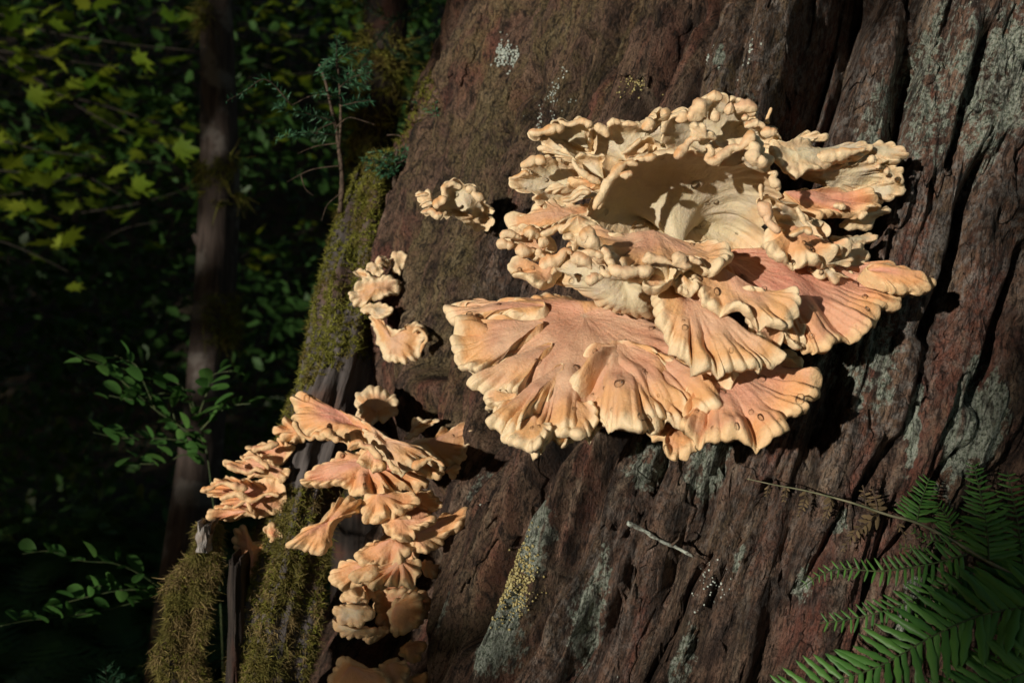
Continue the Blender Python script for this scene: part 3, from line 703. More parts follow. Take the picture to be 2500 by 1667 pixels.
def frill(parent, win, pts, y, rad, seed=1, lam=0.014, mat='fungus', gx=0.0, gy=0.0, tone=0.0):
    """knobbly rolled lip: a lumpy rope along a traced line. pts (x, y[, dy])"""
    ox, oy, sc = WIN[win]
    w_ = []
    x0 = pts[0][0] / sc + ox; y0 = pts[0][1] / sc + oy
    for p_ in pts:
        qx, qy = p_[0] / sc + ox, p_[1] / sc + oy; dy = p_[2] if len(p_) > 2 else 0.0
        w_.append(P(qx, qy, y + gx * (qx - x0) / 1000 + gy * (qy - y0) / 1000 + dy))
    w_ = np.array(w_); ln = np.linalg.norm(np.diff(w_, axis=0), axis=1).sum(); n = int(np.clip(ln / 0.0016, 24, 260))
    c = spline(w_, n); u = np.linspace(0, 1, n)
    s = np.concatenate([[0], np.cumsum(np.linalg.norm(np.diff(c, axis=0), axis=1))])
    kn = np.sqrt(np.abs(np.cos(np.pi * s / (lam * 0.85) + 2.6 * vn(c * 45, seed))))
    r = 0.92 * rad / FPX * y * (0.78 + 0.27 * kn) * (0.95 + 0.6 * vn(c * 34, seed + 1))
    r = r * np.sqrt(np.clip(np.minimum(u, 1 - u) * ln / (rad / FPX * y) / 1.2, 0.02, 1))
    c = c + 0.55 * (rad / FPX * y) * np.stack([vn(c * 50, seed + 2), vn(c * 50, seed + 3), vn(c * 50, seed + 4)], -1)
    k = 16; t_, nn2, bb2 = frames(c); a = np.linspace(0, 2 * np.pi, k, endpoint=False)
    d = np.cos(a)[:, None, None] * nn2[None] + np.sin(a)[:, None, None] * bb2[None]
    v = c[None] + d * r[None, :, None]
    v = v + d * (r[None] * (0.60 * fbm(v * 70, seed + 5, 2) + 0.45 * (0.3 - np.abs(fbm(v * 130, seed + 7, 2)))))[..., None]
    up = d[..., 2] * 0.7 - d[..., 1] * 0.3
    edge = 0.004 + 0.016 * sstep(0.1, 0.9, up) * (0.5 + 0.5 * vn(v * 60, seed + 6))
    vv = np.concatenate([v.reshape(-1, 3), c[:1], c[-1:]]); i = np.arange(k); j = (i + 1) % k
    tri = np.concatenate([np.stack([np.full(k, k * n), j * n, i * n], -1), np.stack([np.full(k, k * n + 1), i * n + n - 1, j * n + n - 1], -1)])
    z = np.zeros(len(vv))
    me_ = mesh_np('rolled_lip', vv, [grid_faces(k, n, True), tri], M[mat], True,
                  {'edge': np.concatenate([edge.ravel(), [0.005, 0.005]]), 'under': z, 'tone': z + tone, 'radial': vv * 60})
    return part('rolled_lip', me_, parent)

FG = 'clusters of shelf fungus on the cedar'
def fungus(label, px, py, y, group=FG):
    return thing('shelf_fungus', label, 'fungus', P(px, py, y), group)

# --- broad lower fan
F1 = fungus('broad salmon fan shaped shelf fungus beneath the ruffled cream rosette', 1480, 800, 1.14)
B = bracket
B(F1, 'R3', [(40, 480), (60, 420), (200, 450), (400, 440), (560, 400), (660, 350), (740, 330), (860, 370), (910, 360), (900, 400), (970, 440), (1040, 430), (1090, 410), (1300, 470), (1500, 500), (1700, 600), (1900, 760), (2000, 860),
             (2060, 1000), (1960, 1200), (1800, 1250), (1600, 1240), (1500, 1260), (1400, 1270), (1300, 1280), (1180, 1285), (1100, 1250), (1000, 1310), (920, 1340), (780, 1330), (680, 1400), (640, 1430), (580, 1420), (480, 1370), (420, 1330), (420, 1290),
             (360, 1190), (420, 1140), (350, 1100), (280, 1090), (300, 1060), (400, 1030), (250, 960), (420, 900), (240, 870), (120, 800), (110, 740), (120, 640), (180, 570)],
  (1000, 560), 1.085, -0.07, -0.46, bowl=-0.014, ridge=0.017, lam=0.062, lobe=0.006, wave=0.018, th=(0.03, 0.009), seed=3, tone=0.12, drops=20)
B(F1, 'R3', [(5, 432), (60, 418), (200, 450), (400, 440), (560, 400), (690, 420), (770, 490), (700, 560), (500, 548), (300, 532), (200, 552), (150, 568), (80, 552), (25, 505)], (720, 480), 1.085, -0.07, -0.46, ridge=0.006, bowl=-0.006, lobe=0.004, seed=4, drops=2)
B(F1, 'R3', [(62, 640), (100, 580), (250, 540), (500, 545), (730, 570), (720, 640), (500, 700), (310, 770), (312, 860), (290, 892), (200, 880), (100, 842), (48, 755), (60, 700)], (715, 605), 1.064, -0.07, -0.46, ridge=0.009, bowl=-0.008, lobe=0.005, wave=0.014, seed=5, drops=3)
B(F1, 'R3', [(158, 1000), (200, 950), (330, 920), (450, 870), (600, 790), (760, 715), (810, 760), (720, 850), (570, 950), (545, 1040), (480, 1062), (400, 1030), (250, 1022)], (775, 745), 1.040, -0.07, -0.46, ridge=0.008, bowl=-0.008, lobe=0.004, seed=6, drops=2)
B(F1, 'R3', [(308, 1240), (350, 1180), (500, 1090), (640, 1000), (800, 880), (890, 900), (820, 1050), (690, 1120), (545, 1230), (545, 1285), (430, 1300), (330, 1275)], (850, 890), 1.015, -0.07, -0.46, ridge=0.008, bowl=-0.008, lobe=0.004, seed=7)
B(F1, 'R3', [(980, 850), (1080, 770), (1250, 725), (1400, 755), (1500, 850), (1560, 940), (1700, 895), (1745, 950), (1710, 1050), (1640, 1065), (1700, 1150), (1640, 1225), (1520, 1232), (1410, 1240), (1395, 1295), (1300, 1292), (1180, 1288), (1100, 1240),
             (1080, 1180), (1020, 1140), (1030, 1100), (930, 1080), (900, 1010)], (1250, 775), 1.028, -0.06, -0.49, bowl=-0.014, ridge=0.020, lam=0.08, lobe=0.011, wave=0.010, seed=8, drops=10)
B(F1, 'R4', [(200, 880), (420, 900), (560, 950), (800, 900), (860, 890), (1000, 915), (1130, 918), (1188, 1000), (1180, 1072), (1140, 1110), (1060, 1150), (1072, 1222), (1030, 1245), (980, 1250), (988, 1295), (940, 1322), (840, 1352), (780, 1384), (640, 1365),
             (540, 1385), (450, 1372), (390, 1395), (330, 1350), (260, 1300), (290, 1240), (330, 1180), (300, 1080)], (480, 950), 0.998, -0.06, -0.46, bowl=-0.006, ridge=0.014, lam=0.062, lobe=0.008, wave=0.008, seed=9, drops=16, mat='fungus_orange')
B(F1, 'R4', [(48, 1320), (60, 1260), (200, 1230), (320, 1280), (395, 1400), (380, 1472), (320, 1468), (260, 1502), (190, 1506), (143, 1460), (162, 1400), (90, 1392)], (240, 1290), 0.995, 0, -0.42, ridge=0.008, lobe=0.005, seed=10, mat='fungus_orange', drops=4)
B(F1, 'R3', [(420, 1300), (560, 1240), (720, 1230), (760, 1290), (740, 1340), (680, 1400), (640, 1432), (580, 1424), (480, 1372), (415, 1330)], (650, 1240), 0.973, -0.05, -0.46, ridge=0.008, seed=11, drops=3)
B(F1, 'R3', [(760, 1330), (850, 1290), (1000, 1300), (1010, 1350), (960, 1390), (910, 1395), (860, 1430), (820, 1430), (790, 1400)], (880, 1310), 0.985, 0, -0.3, seed=12)
B(F1, 'R3', [(270, 1085), (330, 1050), (440, 1050), (560, 1060), (520, 1120), (430, 1140), (370, 1125)], (520, 1080), 0.995, -0.04, -0.3, seed=13)
B(F1, 'R3', [(1560, 950), (1680, 900), (1748, 940), (1740, 1000), (1690, 1065), (1590, 1040)], (1570, 1000), 0.988, -0.05, -0.46, ridge=0.006, seed=14)
B(F1, 'R3', [(740, 1230), (900, 1130), (1060, 1140), (1100, 1240), (1010, 1305), (910, 1335), (790, 1325)], (930, 1130), 0.984, -0.05, -0.46, ridge=0.008, seed=15, drops=2)

# --- upper ruffled rosette
F2 = fungus('huge ruffled cream rosette of shelf fungus with upturned lobes above the salmon fan', 1660, 600, 1.13)
# back sheets, pore side towards the viewer
B(F2, 'W1', [(1170, 400), (1250, 420), (1350, 500), (1370, 470), (1330, 380), (1400, 330), (1490, 350), (1560, 370), (1690, 380), (1720, 440), (1760, 340), (1850, 318), (1885, 320), (1900, 240), (1970, 218), (2040, 270), (2060, 330), (2130, 300), (2200, 200),
             (2262, 240), (2272, 330), (2400, 400), (2400, 600), (2200, 640), (1950, 740), (1700, 820), (1500, 860), (1400, 960), (1300, 980), (1200, 800), (1090, 680), (1110, 500)], (1560, 780), 1.085, 0.0, 0.28, 'pore', bowl=0.018, ridge=0.006, lobe=0.003, wave=0.014, seed=21, drops=3)
B(F2, 'W2', [(60, 420), (160, 330), (250, 285), (330, 250), (390, 300), (440, 230), (500, 140), (600, 80), (690, 55), (810, 85), (812, 150), (850, 140), (900, 90), (1000, 130), (1172, 240), (1170, 292), (1100, 310), (1080, 370), (1150, 340), (1245, 350), (1290, 420),
             (1420, 408), (1465, 570), (1400, 612), (1300, 640), (1200, 800), (1000, 880), (640, 900), (300, 800), (120, 640)], (740, 780), 1.055, 0.02, 0.30, 'pore', bowl=0.022, ridge=0.006, lobe=0.003, wave=0.012, seed=22, drops=3)
B(F2, 'W1', [(410, 490), (440, 468), (500, 480), (600, 450), (655, 420), (670, 345), (740, 360), (790, 318), (840, 350), (900, 365), (920, 318), (1020, 298), (1085, 340), (1172, 420), (1175, 470), (1200, 650), (1150, 780), (1000, 770), (850, 660), (720, 600), (600, 555), (480, 520)],
  (1090, 650), 1.075, 0.10, 0.20, 'pore', bowl=0.022, ridge=0.004, wave=0.010, seed=23)
frill(F2, 'W1', [(420, 490), (520, 500), (620, 470), (720, 440), (790, 440), (800, 380)], 1.035, 9, seed=1)
frill(F2, 'W1', [(770, 350), (880, 390), (960, 370), (1050, 350), (1140, 420)], 1.035, 9, seed=2)
B(F2, 'W1', [(568, 560), (640, 548), (720, 610), (860, 690), (980, 760), (960, 800), (850, 800), (700, 740), (590, 640)], (900, 760), 1.055, 0.08, 0.10, 'pore', ridge=0.003, seed=24)
B(F2, 'W1', [(540, 660), (620, 662), (760, 690), (850, 705), (970, 760), (950, 850), (860, 830), (770, 800), (640, 742), (560, 695)], (910, 800), 1.04, 0.06, 0.0, 'pore', ridge=0.004, seed=25)
B(F2, 'W1', [(188, 1000), (230, 980), (330, 970), (400, 920), (452, 950), (400, 905), (335, 925), (335, 880), (420, 840), (436, 800), (500, 830), (530, 780), (600, 768), (660, 790), (740, 780), (900, 830), (1000, 900), (1050, 1000), (1100, 1150), (1000, 1260), (900, 1310),
             (740, 1330), (620, 1355), (500, 1270), (448, 1240), (490, 1210), (500, 1172), (400, 1155), (300, 1150), (215, 1090)], (930, 1120), 1.05, 0.06, 0.12, 'pore', bowl=0.012, ridge=0.006, lobe=0.004, wave=0.016, seed=26, drops=4)
frill(F2, 'W1', [(200, 1010), (300, 990), (380, 950), (440, 980)], 1.005, 11, seed=3)
frill(F2, 'W1', [(345, 895), (430, 850), (470, 820), (560, 810), (640, 820)], 1.005, 10, seed=4)
B(F2, 'W1', [(905, 775), (960, 755), (1050, 735), (1180, 755), (1265, 715), (1312, 770), (1275, 800), (1270, 850), (1330, 990), (1290, 1075), (1160, 1030), (1060, 970), (975, 900)], (1270, 980), 1.00, 0.03, 0.20, 'pore', bowl=0.010, ridge=0.006, wave=0.012, seed=27)
frill(F2, 'W1', [(920, 790), (970, 870), (1040, 940), (1150, 1000), (1260, 1050)], 0.985, 10, seed=5)
B(F2, 'W1', [(895, 1010), (980, 995), (1050, 1040), (1280, 1100), (1320, 1150), (1100, 1165), (980, 1165), (915, 1090)], (1230, 1130), 1.0, 0.02, -0.2, 'top', ridge=0.004, seed=28, tone=0.3, mat='fungus_orange')
B(F2, 'W1', [(808, 1250), (830, 1238), (920, 1205), (1000, 1150), (1100, 1125), (1160, 1170), (1280, 1125), (1380, 1125), (1310, 1250), (1225, 1368), (1185, 1335), (1170, 1240), (1050, 1245), (900, 1292), (840, 1295)], (1240, 1190), 0.985, 0.04, 0.1, 'pore', ridge=0.004, wave=0.012, seed=29)
frill(F2, 'W1', [(820, 1260), (920, 1240), (1000, 1180), (1080, 1170), (1150, 1180)], 0.965, 9, seed=6)
B(F2, 'W1', [(610, 1140), (660, 1100), (740, 1085), (820, 1110), (900, 1080), (960, 1160), (900, 1200), (760, 1180), (650, 1170)], (860, 1160), 1.005, 0.03, -0.1, 'pore', seed=30)
# the big central funnel, its pale pore face towards us
B(F2, 'S', [(1525, 405), (1560, 392), (1610, 372), (1680, 366), (1720, 372), (1800, 400), (1850, 396), (1888, 415), (1905, 455), (1890, 495), (1870, 520), (1870, 560), (1876, 600), (1860, 622), (1800, 632), (1700, 612), (1600, 600), (1500, 590), (1440, 575), (1430, 530), (1450, 490), (1485, 440)],
  (1655, 592), 1.055, 0.06, 0.42, 'pore', th=(0.02, 0.008), bowl=0.046, ridge=0.004, lam=0.05, lobe=0.003, wave=0.008, seed=31, drops=16, lump=0.0015)
frill(F2, 'W1', [(1200, 1350, .0), (1250, 1220), (1320, 1100), (1400, 1000), (1480, 900), (1560, 830), (1680, 850)], 0.960, 13, seed=7, lam=0.020)
frill(F2, 'W1', [(1480, 980), (1560, 960), (1620, 960)], 0.955, 11, seed=8)
frill(F2, 'W1', [(1660, 800), (1750, 800), (1840, 780), (1910, 760)], 0.955, 11, seed=9)
B(F2, 'W1', [(1480, 730), (1560, 680), (1660, 600), (1760, 540), (1860, 570), (1940, 640), (1950, 720), (1880, 780), (1700, 790), (1560, 770)], (1780, 720), 0.985, 0.0, 0.2, 'pore', bowl=0.016, ridge=0.004, seed=32)
frill(F2, 'W1', [(1490, 730), (1570, 690), (1650, 620), (1720, 560)], 0.965, 7, seed=10)
# front lip of the funnel, right half
frill(F2, 'W2', [(200, 780), (290, 720), (380, 620), (470, 560), (560, 590)], 0.940, 14, seed=11, lam=0.03, tone=0.12)
B(F2, 'W2', [(365, 415), (460, 395), (560, 400), (680, 480), (690, 540), (640, 580), (540, 570), (420, 530)], (560, 510), 0.945, 0.0, 0.2, 'pore', ridge=0.004, seed=33)
frill(F2, 'W2', [(600, 600), (650, 700), (620, 790), (720, 800), (800, 730), (880, 650), (960, 660), (1020, 600), (1080, 540), (1150, 520)], 0.940, 12, seed=12, lam=0.022)
frill(F2, 'W2', [(1080, 560), (1130, 640), (1150, 740), (1160, 820), (1240, 850), (1320, 860)], 0.935, 16, seed=13, lam=0.02)
frill(F2, 'W2', [(1290, 960), (1380, 950), (1340, 1040), (1400, 1110), (1400, 1160)], 0.945, 15, seed=14, lam=0.02)
frill(F2, 'W2', [(1240, 1060), (1230, 1150), (1220, 1240)], 0.945, 11, seed=15)
B(F2, 'W2', [(590, 610), (700, 560), (780, 620), (900, 590), (1050, 520), (1180, 500), (1220, 700), (1350, 850), (1250, 920), (1100, 880), (1040, 720), (900, 760), (720, 860), (600, 830)], (960, 760), 0.975, 0.0, 0.25, 'pore', bowl=-0.010, ridge=0.005, wave=0.012, seed=34)
# crown knobs
for i, (pl, rd) in enumerate([([(450, 380), (500, 260), (560, 170), (620, 130)], 20), ([(610, 100), (700, 100), (780, 110)], 17), ([(700, 200), (700, 280), (730, 340)], 15), ([(760, 230), (840, 250), (880, 260)], 13), ([(880, 140), (960, 180), (1060, 220), (1150, 260)], 17),
                              ([(970, 330), (1040, 330), (1090, 310)], 15), ([(1040, 440), (1130, 400), (1210, 400), (1260, 420)], 17), ([(1180, 480), (1280, 490), (1380, 490)], 14), ([(200, 340), (270, 320), (340, 240)], 14), ([(40, 260), (110, 260), (150, 340)], 14)]):
    frill(F2, 'W2', pl, 0.985, rd, seed=40 + i, lam=0.024)
for i, (pl, rd) in enumerate([([(1350, 400), (1420, 360), (1480, 380)], 13), ([(1500, 400), (1600, 390), (1690, 400)], 11), ([(1740, 460), (1780, 380), (1850, 340)], 13), ([(1180, 420), (1260, 440), (1330, 520)], 10)]):
    frill(F2, 'W1', pl, 1.02, rd, seed=60 + i, lam=0.02)
frill(F2, 'W2', [(1270, 400), (1300, 300), (1340, 200)], 1.04, 6, seed=70, mat='fungus_orange')
# left frills below the flaps
B(F2, 'W3', [(168, 220), (250, 198), (350, 250), (430, 150), (500, 88), (560, 130), (640, 120), (640, 68), (742, 80), (725, 150), (830, 100), (860, 78), (1040, 130), (1150, 58), (1225, 140), (1185, 230), (1100, 260), (980, 260), (860, 320), (700, 410), (540, 450), (350, 410), (200, 410), (158, 320)],
  (900, 270), 1.045, 0.02, -0.28, 'top', ridge=0.007, lobe=0.004, wave=0.012, seed=35, tone=0.35)
B(F2, 'W3', [(838, 250), (900, 218), (980, 250), (1100, 228), (1205, 230), (1205, 330), (1085, 345), (1040, 425), (1000, 375), (880, 370), (790, 390), (750, 320)], (980, 300), 0.985, 0.0, -0.2, 'top', ridge=0.005, seed=36)
B(F2, 'W3', [(785, 400), (900, 380), (1010, 400), (1080, 440), (1020, 560), (940, 560), (900, 480)], (960, 440), 0.99, 0.0, 0.25, 'pore', seed=37)
for i, (pl, rd) in enumerate([([(80, 470), (180, 430), (280, 460), (350, 480)], 12), ([(50, 530), (150, 530), (250, 540)], 11), ([(360, 440), (430, 410), (500, 450), (520, 500)], 13), ([(550, 470), (600, 520), (660, 560)], 12), ([(560, 450), (680, 420), (780, 360), (830, 310)], 10),
                              ([(245, 620), (330, 610), (400, 620), (480, 610)], 13), ([(550, 600), (570, 660), (640, 690)], 13), ([(560, 780), (680, 760), (790, 700), (860, 640), (940, 680)], 13), ([(880, 590), (930, 560), (990, 600)], 10)]):
    frill(F2, 'W3', pl, 0.995, rd, seed=80 + i, lam=0.018, tone=0.06)
B(F2, 'W3', [(100, 470), (260, 430), (420, 420), (560, 450), (700, 480), (760, 650), (700, 720), (640, 700), (560, 720), (540, 800), (430, 810), (390, 710), (300, 680), (260, 600)], (640, 600), 1.02, 0.02, -0.2, 'top', ridge=0.006, wave=0.014, seed=38, tone=0.3)
B(F2, 'W3', [(200, 872), (260, 830), (330, 808), (500, 830), (600, 840), (680, 790), (800, 780), (825, 840), (745, 925), (705, 1005), (620, 1085), (500, 1115), (440, 1045), (260, 992), (235, 955), (292, 908)], (690, 880), 1.00, 0.0, -0.28, 'top', ridge=0.009, lobe=0.004, wave=0.012, seed=39, tone=0.25, drops=4)
frill(F2, 'W3', [(690, 880), (740, 820), (800, 820)], 0.96, 13, seed=90)
# pale underside below the brim
B(F2, 'W3', [(560, 790), (700, 700), (900, 620), (1100, 640), (1400, 700), (1700, 760), (1900, 800), (1960, 900), (1900, 1080), (1870, 1390), (1760, 1385), (1600, 1345), (1350, 1275), (1200, 1205), (1000, 1085), (870, 1022), (750, 1005), (710, 980), (800, 850)], (1500, 900), 1.01, 0.0, 0.22, 'pore', bowl=-0.018, ridge=0.003, lobe=0.001, lobe2=0.001, wave=0.006, seed=41, drops=14, lump=0.0015)
# brim
B(F2, 'S', [(1413, 582), (1430, 568), (1475, 592), (1540, 594), (1605, 594), (1680, 604), (1740, 614), (1790, 640), (1760, 668), (1700, 662), (1640, 660), (1598, 668), (1540, 670), (1495, 662), (1476, 642), (1470, 632), (1434, 620), (1413, 605)], (1600, 590), 0.985, 0.02, -0.75, 'top', th=(0.02, 0.011), ridge=0.006, lobe=0.004, wave=0.010, seed=42, drops=6)
for i, (pl, rd) in enumerate([([(1020, 480), (1100, 460), (1150, 540), (1220, 590)], 15), ([(1020, 620), (1120, 650), (1230, 680), (1300, 700)], 12), ([(1260, 580), (1320, 640), (1350, 730), (1440, 770)], 15), ([(1320, 800), (1450, 850), (1580, 860), (1700, 840), (1850, 830)], 15), ([(1700, 730), (1800, 690), (1900, 700), (2000, 740), (2080, 780)], 15),
                              ([(2080, 660), (2140, 720), (2200, 790), (2290, 790)], 14), ([(2290, 700), (2340, 760), (2400, 800)], 15), ([(1090, 900), (1130, 940), (1200, 930), (1280, 930)], 12), ([(1280, 800), (1310, 870), (1370, 920)], 12), ([(940, 750), (1020, 730), (1090, 770), (1140, 850)], 14)]):
    frill(F2, 'W3', pl, 0.915, rd, seed=100 + i, lam=0.022, tone=0.05)
B(F2, 'W3', [(1700, 930), (1760, 900), (1900, 860), (2090, 830), (2110, 950), (2060, 1025), (1950, 1062), (1760, 1062), (1710, 1000)], (1900, 900), 0.935, 0, -0.35, 'top', ridge=0.006, bowl=0.01, seed=43, tone=0.3)
B(F2, 'W3', [(2050, 1010), (2140, 930), (2300, 960), (2352, 1060), (2300, 1130), (2180, 1140), (2090, 1080)], (2180, 980), 0.95, 0, -0.3, 'top', seed=44)
# large orange wing on the right
B(F2, 'R4', [(400, 200), (480, 150), (600, 170), (700, 195), (880, 200), (1060, 220), (1200, 290), (1340, 285), (1430, 275), (1600, 280), (1740, 318), (1830, 368), (1895, 405), (1860, 428), (1780, 422), (1690, 452), (1692, 495), (1640, 512), (1562, 515), (1565, 555), (1560, 592),
             (1500, 642), (1470, 662), (1462, 702), (1400, 738), (1290, 732), (1240, 784), (1160, 822), (1090, 792), (960, 762), (900, 700), (800, 560), (640, 480), (520, 380), (420, 280)], (520, 230), 1.03, 0.0, -0.36, bowl=-0.012, ridge=0.014, lam=0.06, lobe=0.007, wave=0.012, th=(0.024, 0.010), seed=45, drops=16, mat='fungus_orange')
B(F2, 'R4', [(1400, 300), (1500, 275), (1620, 280), (1740, 315), (1835, 365), (1898, 405), (1862, 430), (1780, 425), (1690, 440), (1600, 420), (1480, 380)], (1460, 320), 1.00, -0.03, -0.3, ridge=0.005, bowl=-0.01, seed=46, mat='fungus_orange')
B(F2, 'R4', [(255, 310), (330, 258), (480, 280), (600, 360), (700, 450), (880, 458), (1000, 480), (1065, 550), (1000, 602), (960, 642), (860, 648), (780, 615), (740, 592), (640, 578), (540, 532), (420, 512), (400, 450), (330, 390)], (560, 330), 0.965, 0.0, -0.42, ridge=0.011, lam=0.05, lobe=0.005, wave=0.014, seed=47, drops=5)
B(F2, 'R4', [(55, 440), (80, 398), (190, 385), (320, 430), (500, 540), (640, 680), (760, 775), (900, 838), (935, 872), (880, 884), (800, 880), (790, 955), (740, 925), (640, 930), (565, 940), (555, 985), (470, 965), (340, 925), (280, 855), (235, 822), (128, 705), (105, 610), (78, 530)], (300, 500), 0.975, 0.0, -0.32, bowl=-0.014, ridge=0.011, lam=0.05, lobe=0.006, wave=0.010, seed=48, drops=7)
B(F2, 'R4', [(680, 600), (720, 570), (860, 640), (960, 620), (1060, 640), (1095, 775), (1000, 775), (925, 720), (905, 805), (820, 805), (700, 725)], (890, 640), 0.965, 0, -0.3, ridge=0.010, lobe=0.004, seed=49, tone=0.35, drops=4)
B(F2, 'R4', [(795, 60), (840, -10), (960, 10), (1100, 50), (1222, 55), (1365, 100), (1365, 122), (1250, 155), (1222, 172), (1222, 205), (1100, 214), (970, 194), (880, 188), (820, 145)], (1000, 40), 0.985, 0.0, -0.38, ridge=0.010, lobe=0.004, wave=0.010, seed=50, tone=0.95, drops=6)
B(F2, 'R4', [(1180, 180), (1380, 175), (1405, 200), (1370, 235), (1250, 265), (1150, 245), (1090, 222)], (1200, 210), 0.985, 0, 0.1, 'pore', seed=51)
B(F2, 'R4', [(1060, 210), (1200, 220), (1260, 260), (1360, 300), (1340, 320), (1280, 345), (1180, 310), (1110, 290)], (1180, 240), 0.99, 0, 0.1, 'pore', ridge=0.008, seed=52, drops=5)
B(F2, 'R4', [(1300, 100), (1420, 90), (1470, 140), (1470, 200), (1430, 260), (1380, 300), (1280, 280), (1250, 180)], (1320, 190), 1.02, 0, -0.1, 'pore', seed=53)
B(F2, 'W4', [(250, 870), (400, 825), (500, 910), (600, 910), (700, 950), (760, 1030), (880, 1185), (1000, 1160), (1045, 1220), (1030, 1295), (900, 1345), (780, 1335), (640, 1285), (600, 1255), (480, 1238), (360, 1170), (255, 1000)], (480, 1010), 0.965, 0.0, 0.15, 'pore', bowl=0.016, ridge=0.008, wave=0.016, seed=54)
frill(F2, 'W4', [(270, 880), (340, 960), (350, 1060), (330, 1130), (420, 1210), (480, 1240)], 0.94, 16, seed=120, lam=0.03, tone=0.3)
frill(F2, 'W4', [(600, 1270), (700, 1240), (790, 1240), (860, 1290)], 0.935, 15, seed=121, lam=0.03)
frill(F2, 'W4', [(700, 960), (740, 1060), (780, 1160), (850, 1220)], 0.945, 10, seed=122, lam=0.03)
# right shelves
B(F2, 'W4', [(280, 250), (400, 290), (540, 300), (600, 245), (720, 218), (850, 220), (990, 280), (1100, 265), (1280, 222), (1380, 258), (1480, 255), (1525, 310), (1465, 385), (1300, 425), (1100, 475), (1000, 560), (840, 590), (745, 605), (660, 675), (600, 640), (470, 600), (380, 450)], (640, 400), 1.0, 0.03, -0.15, 'pore', ridge=0.009, lobe=0.004, wave=0.018, seed=55)
B(F2, 'W4', [(650, 540), (1000, 470), (1300, 410), (1500, 400), (1600, 440), (1685, 500), (1790, 560), (1785, 650), (1640, 705), (1300, 705), (1290, 800), (1210, 815), (1130, 750), (900, 660), (720, 620)], (900, 560), 1.03, 0.0, 0.3, 'pore', ridge=0.007, wave=0.010, seed=56)
for i, (pl, rd) in enumerate([([(1510, 460), (1560, 430), (1590, 460)], 13), ([(1560, 540), (1640, 510)], 12), ([(1690, 580), (1760, 570)], 13), ([(900, 400), (1100, 360), (1300, 330), (1480, 300)], 11), ([(1080, 960), (1180, 970), (1260, 1010)], 13), ([(1380, 1080), (1480, 1040)], 11), ([(1490, 960), (1560, 950), (1610, 960)], 11)]):
    frill(F2, 'W4', pl, 0.995, rd, seed=130 + i, lam=0.02)
B(F2, 'W4', [(1440, 300), (1580, 250), (1700, 238), (1800, 270), (1900, 340), (1965, 372), (1965, 412), (1850, 482), (1700, 472), (1500, 420)], (1500, 350), 1.025, 0, -0.1, 'pore', ridge=0.008, seed=57)
B(F2, 'W4', [(1600, 480), (1700, 470), (1810, 500), (1915, 580), (1905, 635), (1790, 712), (1700, 680), (1600, 600)], (1620, 570), 1.03, 0, -0.1, 'pore', ridge=0.007, seed=58)
B(F2, 'W4', [(1300, 720), (1600, 720), (1785, 708), (1918, 768), (1870, 830), (1795, 865), (1700, 960), (1500, 980), (1300, 860)], (1360, 790), 1.04, 0, 0.0, 'pore', ridge=0.007, seed=59)
B(F2, 'W4', [(380, 850), (800, 795), (1200, 785), (1500, 830), (1625, 930), (1605, 1000), (1495, 1035), (1440, 1095), (1250, 1065), (1050, 1075), (880, 1135), (790, 1100), (640, 960)], (500, 870), 1.02, 0.02, -0.22, 'top', ridge=0.009, lobe=0.005, seed=61, tone=0.3, mat='fungus_orange')
B(F2, 'W4', [(1300, 1050), (1500, 1040), (1700, 960), (1790, 970), (1740, 1060), (1560, 1180), (1330, 1250), (1150, 1200)], (1300, 1100), 1.04, 0, 0.0, 'pore', ridge=0.006, seed=62)
B(F2, 'W4', [(1050, 1290), (1300, 1270), (1600, 1290), (1590, 1360), (1480, 1430), (1470, 1560), (1300, 1560), (1150, 1400)], (1200, 1380), 1.03, 0, -0.1, 'pore', ridge=0.006, seed=63)
B(F2, 'W4', [(470, 300), (620, 230), (700, 170), (760, 105), (850, 85), (950, 120), (998, 165), (985, 205), (850, 215), (720, 260), (560, 310)], (560, 270), 1.045, 0, 0.05, 'pore', ridge=0.004, seed=64)
B(F2, 'S', [(1800, 880), (1850, 865), (1930, 860), (1975, 890), (1965, 925), (1900, 915), (1840, 920)], (1840, 890), 1.02, 0, -0.2, 'pore', seed=65)

# --- small cream cluster on the left of the trunk
F3 = fungus('small frilled cream shelf fungus alone on the mossy left edge of the trunk', 1150, 530, 1.30)
B(F3, 'R6', [(628, 335), (700, 300), (740, 250), (800, 220), (790, 180), (775, 160), (800, 118), (890, 112), (930, 140), (990, 148), (1002, 190), (1050, 210), (1082, 260), (1104, 290), (1155, 325), (1140, 352), (1090, 362), (1134, 382), (1122, 432), (1060, 458), (990, 458), (900, 395), (860, 365), (800, 372), (760, 392), (710, 362), (640, 348)], (970, 330), 1.235, 0.03, 0.25, 'pore', bowl=0.020, ridge=0.006, wave=0.012, seed=66, drops=5, th=(.02, .007))
B(F3, 'R6', [(582, 212), (640, 190), (692, 178), (725, 240), (760, 255), (740, 310), (640, 305), (620, 265)], (720, 270), 1.21, 0, 0.1, 'pore', ridge=0.004, seed=67)
for i, (pl, rd) in enumerate([([(595, 212), (650, 210), (690, 210)], 9), ([(640, 340), (700, 330), (740, 360), (790, 350)], 9), ([(720, 290), (780, 270), (820, 230), (800, 170), (860, 140), (930, 160)], 10), ([(940, 170), (990, 180), (1010, 220), (1070, 260)], 9), ([(630, 290), (680, 260), (720, 250)], 9)]):
    frill(F3, 'R6', pl, 1.185, rd, seed=140 + i, lam=0.018, gx=0.05)

